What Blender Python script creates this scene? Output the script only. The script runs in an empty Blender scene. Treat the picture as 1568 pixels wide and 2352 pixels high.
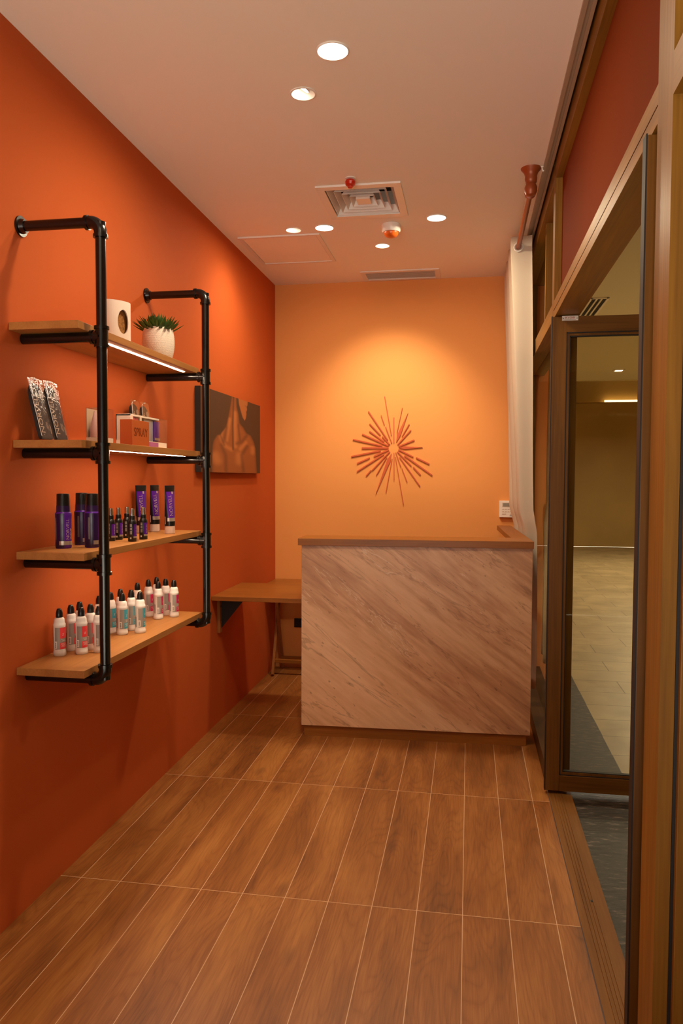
import bpy, bmesh, math, random
from mathutils import Vector, Matrix
PI = math.pi
random.seed(7)
scn = bpy.context.scene
COL = scn.collection

# ------------------------------------------------------------------ camera
H_CAM = 1.45
yaw, pitch, roll = 0.16748, -0.04603, 0.0034
fw = Vector((-math.sin(yaw)*math.cos(pitch), math.cos(yaw)*math.cos(pitch), math.sin(pitch)))
rt = Vector((math.cos(yaw), math.sin(yaw), 0)); up = rt.cross(fw)
r2 = math.cos(roll)*rt + math.sin(roll)*up
u2 = -math.sin(roll)*rt + math.cos(roll)*up
cd = bpy.data.cameras.new('camera'); cam = bpy.data.objects.new('camera', cd); COL.objects.link(cam)
cd.sensor_fit = 'VERTICAL'; cd.sensor_height = 36.0; cd.sensor_width = 24.0
cd.lens = 1728.72/2352*36.0
cd.clip_start = 0.02
cam.matrix_world = Matrix(((r2.x, u2.x, -fw.x, 0), (r2.y, u2.y, -fw.y, 0), (r2.z, u2.z, -fw.z, H_CAM), (0, 0, 0, 1)))
scn.camera = cam

# ------------------------------------------------------------------ render look
scn.view_settings.view_transform = 'Standard'
scn.view_settings.look = 'None'
scn.view_settings.gamma = 1.0
scn.view_settings.use_curve_mapping = False
scn.view_settings.exposure = 0.08
try:
    scn.cycles.use_denoising = True
    scn.cycles.sample_clamp_indirect = 6.0
    scn.cycles.max_bounces = 8
    scn.cycles.diffuse_bounces = 5
    scn.cycles.transparent_max_bounces = 12
    scn.cycles.caustics_reflective = False
    scn.cycles.caustics_refractive = False
except Exception:
    pass
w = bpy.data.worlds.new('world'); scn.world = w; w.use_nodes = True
# added world fill: dim above, bright below the horizon to light the ceiling
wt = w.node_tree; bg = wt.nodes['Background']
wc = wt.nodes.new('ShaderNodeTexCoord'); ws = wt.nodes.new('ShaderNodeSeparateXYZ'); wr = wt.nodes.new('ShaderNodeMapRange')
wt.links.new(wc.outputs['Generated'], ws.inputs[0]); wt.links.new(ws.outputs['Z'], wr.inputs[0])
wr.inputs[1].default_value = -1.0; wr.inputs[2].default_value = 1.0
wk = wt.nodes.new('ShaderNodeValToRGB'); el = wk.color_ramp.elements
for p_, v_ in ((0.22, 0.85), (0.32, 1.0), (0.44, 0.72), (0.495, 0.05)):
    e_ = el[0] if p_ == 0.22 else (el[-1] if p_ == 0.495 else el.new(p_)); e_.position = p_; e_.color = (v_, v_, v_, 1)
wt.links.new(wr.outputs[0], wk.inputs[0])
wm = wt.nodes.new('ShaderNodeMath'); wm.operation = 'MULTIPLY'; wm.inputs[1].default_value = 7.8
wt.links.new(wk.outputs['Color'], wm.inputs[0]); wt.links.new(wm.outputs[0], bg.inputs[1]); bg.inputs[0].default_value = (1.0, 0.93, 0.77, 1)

# ------------------------------------------------------------------ lamps of the place
CH = 2.886           # ceiling height
WARM = (1.0, 0.85, 0.58)
def spot(name, loc, target, power, angle, blend=0.9, color=WARM, size=0.03):
    l = bpy.data.lights.new(name, 'SPOT'); l.energy = power; l.spot_size = math.radians(angle); l.spot_blend = blend
    l.color = color; l.shadow_soft_size = size
    o = bpy.data.objects.new(name, l); COL.objects.link(o); o.location = loc
    d = Vector(target)-Vector(loc); o.rotation_euler = d.to_track_quat('-Z', 'Y').to_euler(); return o
def area(name, loc, target, power, sx, sy, color=WARM, shape='RECTANGLE', spread=180):
    l = bpy.data.lights.new(name, 'AREA'); l.energy = power; l.shape = shape; l.size = sx; l.size_y = sy; l.color = color
    l.spread = math.radians(spread)
    o = bpy.data.objects.new(name, l); COL.objects.link(o); o.location = loc
    d = Vector(target)-Vector(loc); o.rotation_euler = d.to_track_quat('-Z', 'Y').to_euler(); return o
DOWN = [(-0.468, 2.56), (-0.836, 4.32), (-0.193, 4.253), (-0.45, 0.75)]      # flush round downlights
DOWN_POWER = [15, 11, 10, 2.0]
for (x, y), p in zip(DOWN, DOWN_POWER):
    area('downlight_lamp', (x, y, CH-0.012), (x, y, 0), p, 0.10, 0.10, shape='DISK', spread=175)
SPOTS = [((-0.628, 2.824), (-1.448, 2.95, 1.75), 21, 110),                    # tilted spot over the shelves
         ((-1.021, 4.336), (-1.448, 4.42, 1.9), 12, 105),                     # tilted spot over the canvas
         ((-0.545, 4.711), (-0.56, 5.5466, 1.55), 70, 78),                   # tilted spot on the back wall
         ((-0.628, 1.05), (-1.448, 1.35, 1.6), 10, 110)]                      # tilted spot nearer the entrance
for (xy, tgt, p, a) in SPOTS:
    spot('spotlight_lamp', (xy[0], xy[1], CH-0.004), tgt, p, a)
CORR = (1.0, 0.89, 0.68)
for (x, y, p) in ((2.2, 6.2, 46), (2.6, 9.5, 70), (2.9, 12.6, 90), (1.9, 2.6, 14)):
    area('corridor_lamp', (x, y, 3.08), (x, y, 0), p, 0.25, 0.25, color=CORR, shape='DISK', spread=160)

# ------------------------------------------------------------------ materials
def lin(c):
    return tuple((v/255/12.92 if v/255 <= 0.04045 else ((v/255+0.055)/1.055)**2.4) for v in c) + (1,)
def nt(name):
    m = bpy.data.materials.new(name); m.use_nodes = True
    t = m.node_tree; return m, t, t.nodes['Principled BSDF']
def N(t, kind, **kw):
    n = t.nodes.new(kind)
    for k, v in kw.items():
        if k in n.inputs: n.inputs[k].default_value = v
        else: setattr(n, k, v)
    return n
def L(t, a, b): t.links.new(a, b)
def ramp(t, stops):
    n = t.nodes.new('ShaderNodeValToRGB'); e = n.color_ramp.elements
    while len(e) < len(stops): e.new(0.5)
    for i, (p, c) in enumerate(stops): e[i].position = p; e[i].color = c
    return n
def plain(name, c, rough=0.5, metal=0.0, bump=0.0, bscale=200.0, spec=0.5, coat=0.0, vary=0.0):
    m, t, b = nt(name)
    b.inputs['Roughness'].default_value = rough; b.inputs['Metallic'].default_value = metal
    b.inputs['Specular IOR Level'].default_value = spec; b.inputs['Coat Weight'].default_value = coat
    tc = N(t, 'ShaderNodeTexCoord')
    n = N(t, 'ShaderNodeTexNoise', Scale=bscale, Detail=3.0); L(t, tc.outputs['Object'], n.inputs['Vector'])
    k = vary
    r = ramp(t, [(0.3, tuple(v*(1-k) for v in lin(c)[:3])+(1,)), (0.7, tuple(min(1, v*(1+k)) for v in lin(c)[:3])+(1,))])
    L(t, n.outputs['Fac'], r.inputs['Fac']); L(t, r.outputs['Color'], b.inputs['Base Color'])
    if bump:
        bp = N(t, 'ShaderNodeBump', Strength=bump, Distance=0.002); L(t, n.outputs['Fac'], bp.inputs['Height']); L(t, bp.outputs['Normal'], b.inputs['Normal'])
    return m
def wood(name, light, dark, axis=1, scale=1.0, rough=0.45, contrast=1.0, coat=0.0, fine=1.0, spec=0.22):
    m, t, b = nt(name); b.inputs['Specular IOR Level'].default_value = spec
    tc = N(t, 'ShaderNodeTexCoord'); oi = N(t, 'ShaderNodeObjectInfo')
    mul = N(t, 'ShaderNodeVectorMath', operation='MULTIPLY'); mul.inputs[1].default_value = (7.3, 5.1, 9.7)
    L(t, oi.outputs['Random'], mul.inputs[0])
    add = N(t, 'ShaderNodeVectorMath', operation='ADD'); L(t, tc.outputs['Object'], add.inputs[0]); L(t, mul.outputs[0], add.inputs[1])
    mp = N(t, 'ShaderNodeMapping'); s = [14*scale]*3; s[axis] = 0.9*scale; mp.inputs['Scale'].default_value = s
    L(t, add.outputs[0], mp.inputs['Vector'])
    n1 = N(t, 'ShaderNodeTexNoise', Scale=1.0, Detail=4.0, Roughness=0.55, Distortion=1.2); L(t, mp.outputs[0], n1.inputs['Vector'])
    mp2 = N(t, 'ShaderNodeMapping'); s2 = [160*scale*fine]*3; s2[axis] = 5*scale; mp2.inputs['Scale'].default_value = s2
    L(t, add.outputs[0], mp2.inputs['Vector'])
    n2 = N(t, 'ShaderNodeTexNoise', Scale=1.0, Detail=2.0); L(t, mp2.outputs[0], n2.inputs['Vector'])
    mx = N(t, 'ShaderNodeMix', data_type='FLOAT'); mx.inputs[0].default_value = 0.35
    L(t, n1.outputs['Fac'], mx.inputs[2]); L(t, n2.outputs['Fac'], mx.inputs[3])
    lo, hi = 0.5-0.2/contrast, 0.5+0.2/contrast
    r = ramp(t, [(max(0, lo), lin(dark)), (min(1, hi), lin(light))])
    L(t, mx.outputs[0], r.inputs['Fac']); L(t, r.outputs['Color'], b.inputs['Base Color'])
    b.inputs['Roughness'].default_value = rough; b.inputs['Coat Weight'].default_value = coat; b.inputs['Coat Roughness'].default_value = 0.25
    bp = N(t, 'ShaderNodeBump', Strength=0.08, Distance=0.001); L(t, n2.outputs['Fac'], bp.inputs['Height']); L(t, bp.outputs['Normal'], b.inputs['Normal'])
    return m
def glow(name, c, strength):
    m, t, b = nt(name); b.inputs['Base Color'].default_value = lin(c)
    b.inputs['Emission Color'].default_value = lin(c); b.inputs['Emission Strength'].default_value = strength
    return m
def clear(name, tint=(255, 255, 255), ior=1.45, gloss=1.0, haze=0.0, hazecol=(255, 255, 255), crinkle=0.0):
    """thin see-through sheet: tinted transparency, Fresnel reflection, a little milkiness"""
    m, t, b = nt(name); t.nodes.remove(b); out = t.nodes['Material Output']
    tr = N(t, 'ShaderNodeBsdfTransparent'); tr.inputs[0].default_value = lin(tint)
    gl = N(t, 'ShaderNodeBsdfGlossy'); gl.inputs['Roughness'].default_value = 0.02; gl.inputs[0].default_value = (gloss, gloss, gloss, 1)
    fr = N(t, 'ShaderNodeFresnel', IOR=ior)
    gb = N(t, 'ShaderNodeNewGeometry'); mi = N(t, 'ShaderNodeMix', data_type='FLOAT'); mi.inputs[2].default_value = ior; mi.inputs[3].default_value = 1/ior
    L(t, gb.outputs['Backfacing'], mi.inputs[0]); L(t, mi.outputs[0], fr.inputs['IOR'])
    df = N(t, 'ShaderNodeBsdfDiffuse'); df.inputs[0].default_value = lin(hazecol)
    if crinkle:
        tc = N(t, 'ShaderNodeTexCoord'); nz_ = N(t, 'ShaderNodeTexNoise', Scale=38.0, Detail=3.0, Distortion=1.5); L(t, tc.outputs['Object'], nz_.inputs['Vector'])
        bp = N(t, 'ShaderNodeBump', Strength=1.0, Distance=crinkle); L(t, nz_.outputs['Fac'], bp.inputs['Height']); L(t, bp.outputs['Normal'], gl.inputs['Normal']); L(t, bp.outputs['Normal'], fr.inputs['Normal'])
    m1 = N(t, 'ShaderNodeMixShader'); m1.inputs[0].default_value = haze; L(t, tr.outputs[0], m1.inputs[1]); L(t, df.outputs[0], m1.inputs[2])
    m2 = N(t, 'ShaderNodeMixShader'); L(t, fr.outputs[0], m2.inputs[0]); L(t, m1.outputs[0], m2.inputs[1]); L(t, gl.outputs[0], m2.inputs[2])
    L(t, m2.outputs[0], out.inputs[0]); return m

# floor: wood-look porcelain planks with pale grout
PW, PL, PX0, PY0 = 0.15139, 0.95265, -1.3677, 2.4676
def floor_mat():
    m, t, b = nt('wood_look_floor_tile')
    g = N(t, 'ShaderNodeNewGeometry'); sx = N(t, 'ShaderNodeSeparateXYZ'); L(t, g.outputs['Position'], sx.inputs[0])
    def M(op, a, bb=None, c=None):
        n = N(t, 'ShaderNodeMath', operation=op)
        for i, v in enumerate((a, bb, c)):
            if v is None: continue
            if isinstance(v, (int, float)): n.inputs[i].default_value = v
            else: L(t, v, n.inputs[i])
        return n.outputs[0]
    u = M('DIVIDE', M('SUBTRACT', sx.outputs['X'], PX0), PW); v = M('DIVIDE', M('SUBTRACT', sx.outputs['Y'], PY0), PL)
    fu, fv = M('FRACT', M('ADD', u, 100.0)), M('FRACT', M('ADD', v, 100.0))
    iu, iv = M('FLOOR', M('ADD', u, 100.0)), M('FLOOR', M('ADD', v, 100.0))
    du = M('MULTIPLY', M('MINIMUM', fu, M('SUBTRACT', 1.0, fu)), PW); dv = M('MULTIPLY', M('MINIMUM', fv, M('SUBTRACT', 1.0, fv)), PL)
    gr = M('LESS_THAN', M('MINIMUM', du, dv), 0.0012)
    cv = N(t, 'ShaderNodeCombineXYZ'); L(t, iu, cv.inputs[0]); L(t, iv, cv.inputs[1])
    wn = N(t, 'ShaderNodeTexWhiteNoise', noise_dimensions='2D'); L(t, cv.outputs[0], wn.inputs['Vector'])
    off = N(t, 'ShaderNodeVectorMath', operation='SCALE'); L(t, wn.outputs['Color'], off.inputs[0]); off.inputs[3].default_value = 37.0
    p = N(t, 'ShaderNodeVectorMath', operation='ADD'); L(t, g.outputs['Position'], p.inputs[0]); L(t, off.outputs[0], p.inputs[1])
    mp = N(t, 'ShaderNodeMapping'); mp.inputs['Scale'].default_value = (9, 1.3, 1); L(t, p.outputs[0], mp.inputs[0])
    n1 = N(t, 'ShaderNodeTexNoise', Scale=1.0, Detail=5.0, Roughness=0.55, Distortion=0.6); L(t, mp.outputs[0], n1.inputs['Vector'])
    # cathedral rings: contour lines of a stretched noise
    mp3 = N(t, 'ShaderNodeMapping'); mp3.inputs['Scale'].default_value = (7, 1.1, 1); L(t, p.outputs[0], mp3.inputs[0])
    n3 = N(t, 'ShaderNodeTexNoise', Scale=1.0, Detail=1.5, Roughness=0.4, Distortion=0.35); L(t, mp3.outputs[0], n3.inputs['Vector'])
    ring = M('FRACT', M('MULTIPLY', n3.outputs['Fac'], 22.0)); ring = M('ABSOLUTE', M('SUBTRACT', M('MULTIPLY', ring, 2.0), 1.0)); ring = M('POWER', ring, 3.0)
    mp2 = N(t, 'ShaderNodeMapping'); mp2.inputs['Scale'].default_value = (240, 9, 1); L(t, p.outputs[0], mp2.inputs[0])
    n2 = N(t, 'ShaderNodeTexNoise', Scale=1.0, Detail=2.0); L(t, mp2.outputs[0], n2.inputs['Vector'])
    f = M('ADD', M('MULTIPLY', n1.outputs['Fac'], 0.75), M('MULTIPLY', n2.outputs['Fac'], 0.3))
    f = M('SUBTRACT', f, M('MULTIPLY', ring, 0.08))
    f = M('ADD', f, M('MULTIPLY', M('SUBTRACT', wn.outputs['Value'], 0.5), 0.07))
    r = ramp(t, [(0.26, lin((104, 59, 24))), (0.50, lin((144, 87, 38))), (0.72, lin((172, 114, 57)))])
    L(t, f, r.inputs['Fac'])
    # knots
    mpk = N(t, 'ShaderNodeMapping'); mpk.inputs['Scale'].default_value = (5.2, 2.2, 1); L(t, p.outputs[0], mpk.inputs[0])
    vo = N(t, 'ShaderNodeTexVoronoi', Scale=1.0); L(t, mpk.outputs[0], vo.inputs['Vector'])
    kn = N(t, 'ShaderNodeMapRange'); L(t, vo.outputs['Distance'], kn.inputs[0]); kn.inputs[1].default_value = 0.02; kn.inputs[2].default_value = 0.16; kn.inputs[3].default_value = 0.75; kn.inputs[4].default_value = 0.0
    mk = N(t, 'ShaderNodeMix', data_type='RGBA'); L(t, kn.outputs[0], mk.inputs[0]); L(t, r.outputs['Color'], mk.inputs[6]); mk.inputs[7].default_value = lin((98, 56, 28))
    mg = N(t, 'ShaderNodeMix', data_type='RGBA'); L(t, gr, mg.inputs[0]); L(t, mk.outputs[2], mg.inputs[6]); mg.inputs[7].default_value = lin((204, 166, 130))
    L(t, mg.outputs[2], b.inputs['Base Color']); b.inputs['Roughness'].default_value = 0.42
    hb = M('SUBTRACT', n2.outputs['Fac'], M('MULTIPLY', gr, 3.0))
    bp = N(t, 'ShaderNodeBump', Strength=0.12, Distance=0.001); L(t, hb, bp.inputs['Height']); L(t, bp.outputs['Normal'], b.inputs['Normal'])
    return m
def marble_mat():
    m, t, b = nt('diagonal_veined_marble')
    tc = N(t, 'ShaderNodeTexCoord'); mp = N(t, 'ShaderNodeMapping'); mp.inputs['Rotation'].default_value = (0, math.radians(-37), 0)
    L(t, tc.outputs['Object'], mp.inputs[0])
    def noise(sx, sz, detail, dist=0.0, off=0.0, rough=0.5):
        q = N(t, 'ShaderNodeMapping'); q.inputs['Scale'].default_value = (sx, 1, sz); q.inputs['Location'].default_value = (off, off, off); L(t, mp.outputs[0], q.inputs[0])
        n = N(t, 'ShaderNodeTexNoise', Scale=1.0, Detail=detail, Roughness=rough, Distortion=dist); L(t, q.outputs[0], n.inputs['Vector']); return n.outputs['Fac']
    def M(op, a, bb):
        n = N(t, 'ShaderNodeMath', operation=op)
        for i, v in enumerate((a, bb)):
            if isinstance(v, (int, float)): n.inputs[i].default_value = v
            else: L(t, v, n.inputs[i])
        return n.outputs[0]
    broad = noise(0.55, 3.0, 3, 0.35, 4.4); med = noise(2.5, 20, 5, 0.4, 8.7, 0.6); fine = noise(9, 60, 3, 0.0, 1.3)
    dp = N(t, 'ShaderNodeVectorMath', operation='DOT_PRODUCT'); L(t, tc.outputs['Object'], dp.inputs[0]); dp.inputs[1].default_value = (0.602, 0, 0.799)
    pp = M('ADD', dp.outputs['Value'], M('MULTIPLY', M('SUBTRACT', noise(1.1, 3.4, 4, 0.6, 12.0), 0.5), 0.42))
    band = ramp(t, [(0.02, (0.40,)*3+(1,)), (0.15, (0.60,)*3+(1,)), (0.34, (0.74,)*3+(1,)), (0.41, (0.34,)*3+(1,)), (0.56, (0.24,)*3+(1,)), (0.64, (0.50,)*3+(1,)), (0.78, (0.44,)*3+(1,)), (0.84, (0.62,)*3+(1,)), (0.90, (0.30,)*3+(1,))])
    L(t, M('DIVIDE', pp, 1.6), band.inputs['Fac'])
    f = M('ADD', M('ADD', M('MULTIPLY', broad, 0.22), M('MULTIPLY', med, 0.34)), M('MULTIPLY', fine, 0.16))
    f = M('ADD', f, M('MULTIPLY', band.outputs['Color'], 0.36))
    r = ramp(t, [(0.36, lin((164, 118, 86))), (0.47, lin((196, 148, 112))), (0.56, lin((220, 176, 138))), (0.70, lin((238, 200, 164)))])
    L(t, f, r.inputs['Fac'])
    vn = noise(1.2, 7.5, 5, 0.5, 21.0, 0.6)
    v = N(t, 'ShaderNodeMapRange'); L(t, M('ABSOLUTE', M('SUBTRACT', vn, 0.47), 0), v.inputs[0]); v.inputs[1].default_value = 0.0; v.inputs[2].default_value = 0.016; v.inputs[3].default_value = 0.42; v.inputs[4].default_value = 0.0
    mv = N(t, 'ShaderNodeMix', data_type='RGBA'); L(t, v.outputs[0], mv.inputs[0]); L(t, r.outputs['Color'], mv.inputs[6]); mv.inputs[7].default_value = lin((126, 82, 52))
    vn2 = noise(1.0, 5.5, 5, 0.7, 5.5, 0.65)
    v2 = N(t, 'ShaderNodeMapRange'); L(t, M('ABSOLUTE', M('SUBTRACT', vn2, 0.60), 0), v2.inputs[0]); v2.inputs[1].default_value = 0.0; v2.inputs[2].default_value = 0.006; v2.inputs[3].default_value = 0.7; v2.inputs[4].default_value = 0.0
    mv2 = N(t, 'ShaderNodeMix', data_type='RGBA'); L(t, v2.outputs[0], mv2.inputs[0]); L(t, mv.outputs[2], mv2.inputs[6]); mv2.inputs[7].default_value = lin((236, 208, 180))
    sp = N(t, 'ShaderNodeMapRange'); L(t, noise(26, 70, 2, 0, 2.2), sp.inputs[0]); sp.inputs[1].default_value = 0.68; sp.inputs[2].default_value = 0.74; sp.inputs[3].default_value = 0.0; sp.inputs[4].default_value = 0.5
    mv3 = N(t, 'ShaderNodeMix', data_type='RGBA'); L(t, sp.outputs[0], mv3.inputs[0]); L(t, mv2.outputs[2], mv3.inputs[6]); mv3.inputs[7].default_value = lin((112, 72, 48))
    L(t, mv3.outputs[2], b.inputs['Base Color']); b.inputs['Roughness'].default_value = 0.38
    return m
def tile_mat(name, sx, sy, ca, cb, grout, gw, rough=0.4, ns=3.0):
    m, t, b = nt(name)
    g = N(t, 'ShaderNodeNewGeometry'); mp = N(t, 'ShaderNodeMapping'); mp.inputs['Location'].default_value = (-0.757, 0.12, 0); L(t, g.outputs['Position'], mp.inputs[0])
    br = N(t, 'ShaderNodeTexBrick', Scale=1.0); br.offset = 0.5
    br.inputs['Brick Width'].default_value = sx; br.inputs['Row Height'].default_value = sy; br.inputs['Mortar Size'].default_value = gw
    br.inputs['Color1'].default_value = lin(ca); br.inputs['Color2'].default_value = lin(cb); br.inputs['Mortar'].default_value = lin(grout)
    L(t, mp.outputs[0], br.inputs['Vector'])
    n = N(t, 'ShaderNodeTexNoise', Scale=ns, Detail=5.0, Distortion=0.8); L(t, g.outputs['Position'], n.inputs['Vector'])
    r = ramp(t, [(0.3, (0.72, 0.72, 0.72, 1)), (0.7, (1.12, 1.12, 1.12, 1))]); L(t, n.outputs['Fac'], r.inputs['Fac'])
    mx = N(t, 'ShaderNodeMix', data_type='RGBA', blend_type='MULTIPLY'); mx.inputs[0].default_value = 1.0; L(t, br.outputs['Color'], mx.inputs[6]); L(t, r.outputs['Color'], mx.inputs[7])
    L(t, mx.outputs[2], b.inputs['Base Color']); b.inputs['Roughness'].default_value = rough
    return m
def slate_mat():
    m, t, b = nt('dark_ribbed_slate')
    g = N(t, 'ShaderNodeNewGeometry'); mp = N(t, 'ShaderNodeMapping'); mp.inputs['Scale'].default_value = (16, 48, 1); mp.inputs['Rotation'].default_value = (0, 0, math.radians(24)); L(t, g.outputs['Position'], mp.inputs[0])
    n = N(t, 'ShaderNodeTexNoise', Scale=1.0, Detail=6.0, Roughness=0.7); L(t, mp.outputs[0], n.inputs['Vector'])
    r = ramp(t, [(0.42, lin((20, 17, 15))), (0.56, lin((52, 44, 40))), (0.68, lin((118, 104, 96)))]); L(t, n.outputs['Fac'], r.inputs['Fac']); L(t, r.outputs['Color'], b.inputs['Base Color'])
    bp = N(t, 'ShaderNodeBump', Strength=0.9, Distance=0.004); L(t, n.outputs['Fac'], bp.inputs['Height']); L(t, bp.outputs['Normal'], b.inputs['Normal'])
    b.inputs['Roughness'].default_value = 0.42; return m

M = dict(
    terracotta=plain('terracotta_wall_paint', (190, 89, 41), 0.75, spec=0.12, bump=0.05, bscale=400),
    peach=plain('peach_orange_wall_paint', (228, 154, 88), 0.7, spec=0.15, bump=0.05, bscale=400),
    ceiling=plain('ceiling_paint', (244, 234, 220), 0.8, spec=0.2, bump=0.03, bscale=300),
    floor=floor_mat(), marble=marble_mat(),
    fascia=plain('burnt_orange_panel', (118, 50, 14), 0.8, bump=0.02, spec=0.05),
    frame=wood('walnut_grain_aluminium', (160, 112, 40), (112, 74, 24), axis=2, scale=0.8, rough=0.45),
    frame_y=wood('walnut_grain_aluminium_long', (160, 112, 40), (112, 74, 24), axis=1, scale=0.8, rough=0.45),
    leaf=wood('dark_walnut_door_profile', (118, 76, 26), (82, 50, 15), axis=2, scale=0.8, rough=0.42),
    leaf_x=wood('dark_walnut_door_rail', (118, 76, 26), (82, 50, 15), axis=0, scale=0.8, rough=0.42),
    gasket=plain('black_rubber', (22, 16, 15), 0.6),
    track=plain('pale_ceiling_trim', (168, 146, 122), 0.5),
    oak=wood('oak_shelf_laminate', (184, 124, 66), (150, 94, 46), axis=1, scale=1.2, rough=0.45, contrast=0.8),
    oak_x=wood('oak_counter_top', (166, 102, 42), (124, 72, 26), axis=0, scale=1.2, rough=0.4, contrast=0.8, coat=0.2),
    oak_y=wood('oak_counter_return', (166, 102, 42), (124, 72, 26), axis=1, scale=1.2, rough=0.4, contrast=0.8),
    oak_z=wood('oak_leg', (170, 108, 58), (132, 78, 38), axis=2, scale=1.2, rough=0.5, contrast=0.8),
    pipe=plain('black_lacquered_pipe', (8, 7, 7), 0.22, metal=0.0, spec=0.6, bump=0.05, bscale=120),
    steel=plain('bright_steel', (200, 196, 190), 0.25, metal=1.0),
    led=glow('led_strip_diffuser', (255, 232, 200), 66.0),
    lamp=glow('downlight_diffuser', (255, 236, 212), 9.0), lens=glow('spotlight_lens', (255, 236, 212), 11.0),
    white_metal=plain('white_enamel', (232, 224, 216), 0.35),
    grille=plain('off_white_grille', (206, 186, 168), 0.4),
    dark=plain('dark_void', (30, 24, 20), 0.8),
    red_glass=plain('red_bulb', (190, 40, 18), 0.15, spec=0.7),
    orange_dome=plain('orange_dome', (214, 96, 30), 0.3),
    white_plastic=plain('white_plastic', (238, 228, 220), 0.42),
    black_plastic=plain('black_plastic', (16, 13, 13), 0.3),
    grey_label=plain('grey_label', (150, 140, 132), 0.5),
    coral=plain('coral_label', (236, 66, 70), 0.45),
    teal=plain('teal_label', (60, 164, 186), 0.45),
    magenta=plain('magenta_label', (196, 22, 84), 0.45),
    white_label=plain('white_sticker', (232, 224, 218), 0.5),
    ink=plain('black_ink', (30, 26, 26), 0.6),
    purple=plain('purple_gloss', (84, 26, 140), 0.24, spec=0.6),
    deep_purple=plain('deep_purple_plastic', (40, 14, 62), 0.28),
    silver=plain('silver_band', (200, 186, 176), 0.3, metal=0.7),
    gold=plain('pale_gold_letters', (214, 190, 166), 0.35, metal=0.4),
    frost=plain('frosted_cap', (206, 176, 160), 0.25),
    bag=clear('clear_plastic_bag', (248, 246, 246), gloss=0.6, haze=0.008, crinkle=0.002),
    acetate=clear('clear_acetate', (252, 250, 250), gloss=0.6, haze=0.012),
    mitt=plain('black_brown_mitt', (30, 20, 17), 0.7, bump=0.1),
    disc=plain('pale_sticker', (180, 150, 130), 0.5),
    ceramic=plain('matte_white_ceramic', (232, 208, 194), 0.5, bump=0.03),
    sand=plain('brown_granules', (150, 96, 40), 0.9, bump=0.8, bscale=160, vary=0.4),
    leafgreen=plain('succulent_green', (64, 92, 34), 0.45, bscale=30, vary=0.5),
    pot=plain('knit_white_ceramic', (226, 206, 190), 0.65, bump=0.6, bscale=260, vary=0.08),
    soil=plain('dark_soil', (40, 30, 22), 0.9),
    orange_box=plain('orange_gift_box', (178, 78, 28), 0.3),
    orange_letters=plain('dark_orange_foil', (120, 48, 14), 0.25, metal=0.4),
    kit_white=plain('kit_card', (240, 224, 208), 0.5),
    kit_blue=plain('pale_blue_tube', (150, 156, 166), 0.35),
    pink=plain('pink_card', (214, 60, 96), 0.4),
    lilac=plain('lilac_print', (170, 96, 150), 0.5),
    star=plain('burnt_orange_ray', (196, 84, 36), 0.45),
    curtain=plain('off_white_voile', (204, 186, 166), 0.85, bump=0.15, bscale=700),
    copper=plain('copper_brown_rod', (150, 72, 34), 0.4, metal=0.2),
    glass=clear('clear_window_glass', (236, 232, 220), ior=1.45),
    canvas_side=plain('charcoal_canvas_edge', (46, 38, 34), 0.8),
    olive=plain('olive_plaster', (184, 152, 92), 0.55, bscale=1.2, vary=0.10),
    corr_ceiling=plain('corridor_ceiling_paint', (214, 206, 178), 0.7),
    tile=tile_mat('beige_corridor_tile', 0.6, 0.3, (180, 160, 124), (172, 152, 116), (120, 102, 74), 0.0035),
    slate=slate_mat(),
    lcd=plain('lcd_grey', (140, 132, 122), 0.3),
)

# ------------------------------------------------------------------ mesh helpers
def bm_new(): return bmesh.new()
def box(bm, x0, x1, y0, y1, z0, z1, bev=0.0):
    vs = [bm.verts.new(p) for p in ((x0, y0, z0), (x1, y0, z0), (x1, y1, z0), (x0, y1, z0), (x0, y0, z1), (x1, y0, z1), (x1, y1, z1), (x0, y1, z1))]
    fs = [bm.faces.new([vs[i] for i in f]) for f in ((0, 3, 2, 1), (4, 5, 6, 7), (0, 1, 5, 4), (1, 2, 6, 5), (2, 3, 7, 6), (3, 0, 4, 7))]
    if bev:
        es = set(e for f in fs for e in f.edges)
        bmesh.ops.bevel(bm, geom=list(es), offset=bev, segments=2, affect='EDGES', profile=0.6)
    return bm
def prism(bm, pts, axis, a, b):
    """polygon pts (2-D) extruded along an axis from a to b"""
    def P(p, c):
        return {0: (c, p[0], p[1]), 1: (p[0], c, p[1]), 2: (p[0], p[1], c)}[axis]
    A = [bm.verts.new(P(p, a)) for p in pts]; B = [bm.verts.new(P(p, b)) for p in pts]; n = len(pts)
    bm.faces.new(A); bm.faces.new(B[::-1])
    for i in range(n): bm.faces.new((A[i], B[i], B[(i+1) % n], A[(i+1) % n]))
    bmesh.ops.recalc_face_normals(bm, faces=bm.faces[:]); return bm
def tube(bm, pts, r, seg=16, caps=True):
    pts = [Vector(p) for p in pts]; rings = []
    rr = r if isinstance(r, (list, tuple)) else [r]*len(pts)
    prev = None
    for i, p in enumerate(pts):
        d = (pts[min(i+1, len(pts)-1)]-pts[max(i-1, 0)]).normalized()
        if prev is None: n = d.orthogonal().normalized()
        else: n = (prev-d*prev.dot(d)).normalized()
        prev = n; b = d.cross(n)
        rings.append([bm.verts.new(p+rr[i]*(math.cos(2*PI*k/seg)*n+math.sin(2*PI*k/seg)*b)) for k in range(seg)])
    for a, c in zip(rings, rings[1:]):
        for k in range(seg): bm.faces.new((a[k], a[(k+1) % seg], c[(k+1) % seg], c[k]))
    if caps: bm.faces.new(rings[0][::-1]); bm.faces.new(rings[-1])
    return bm
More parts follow.
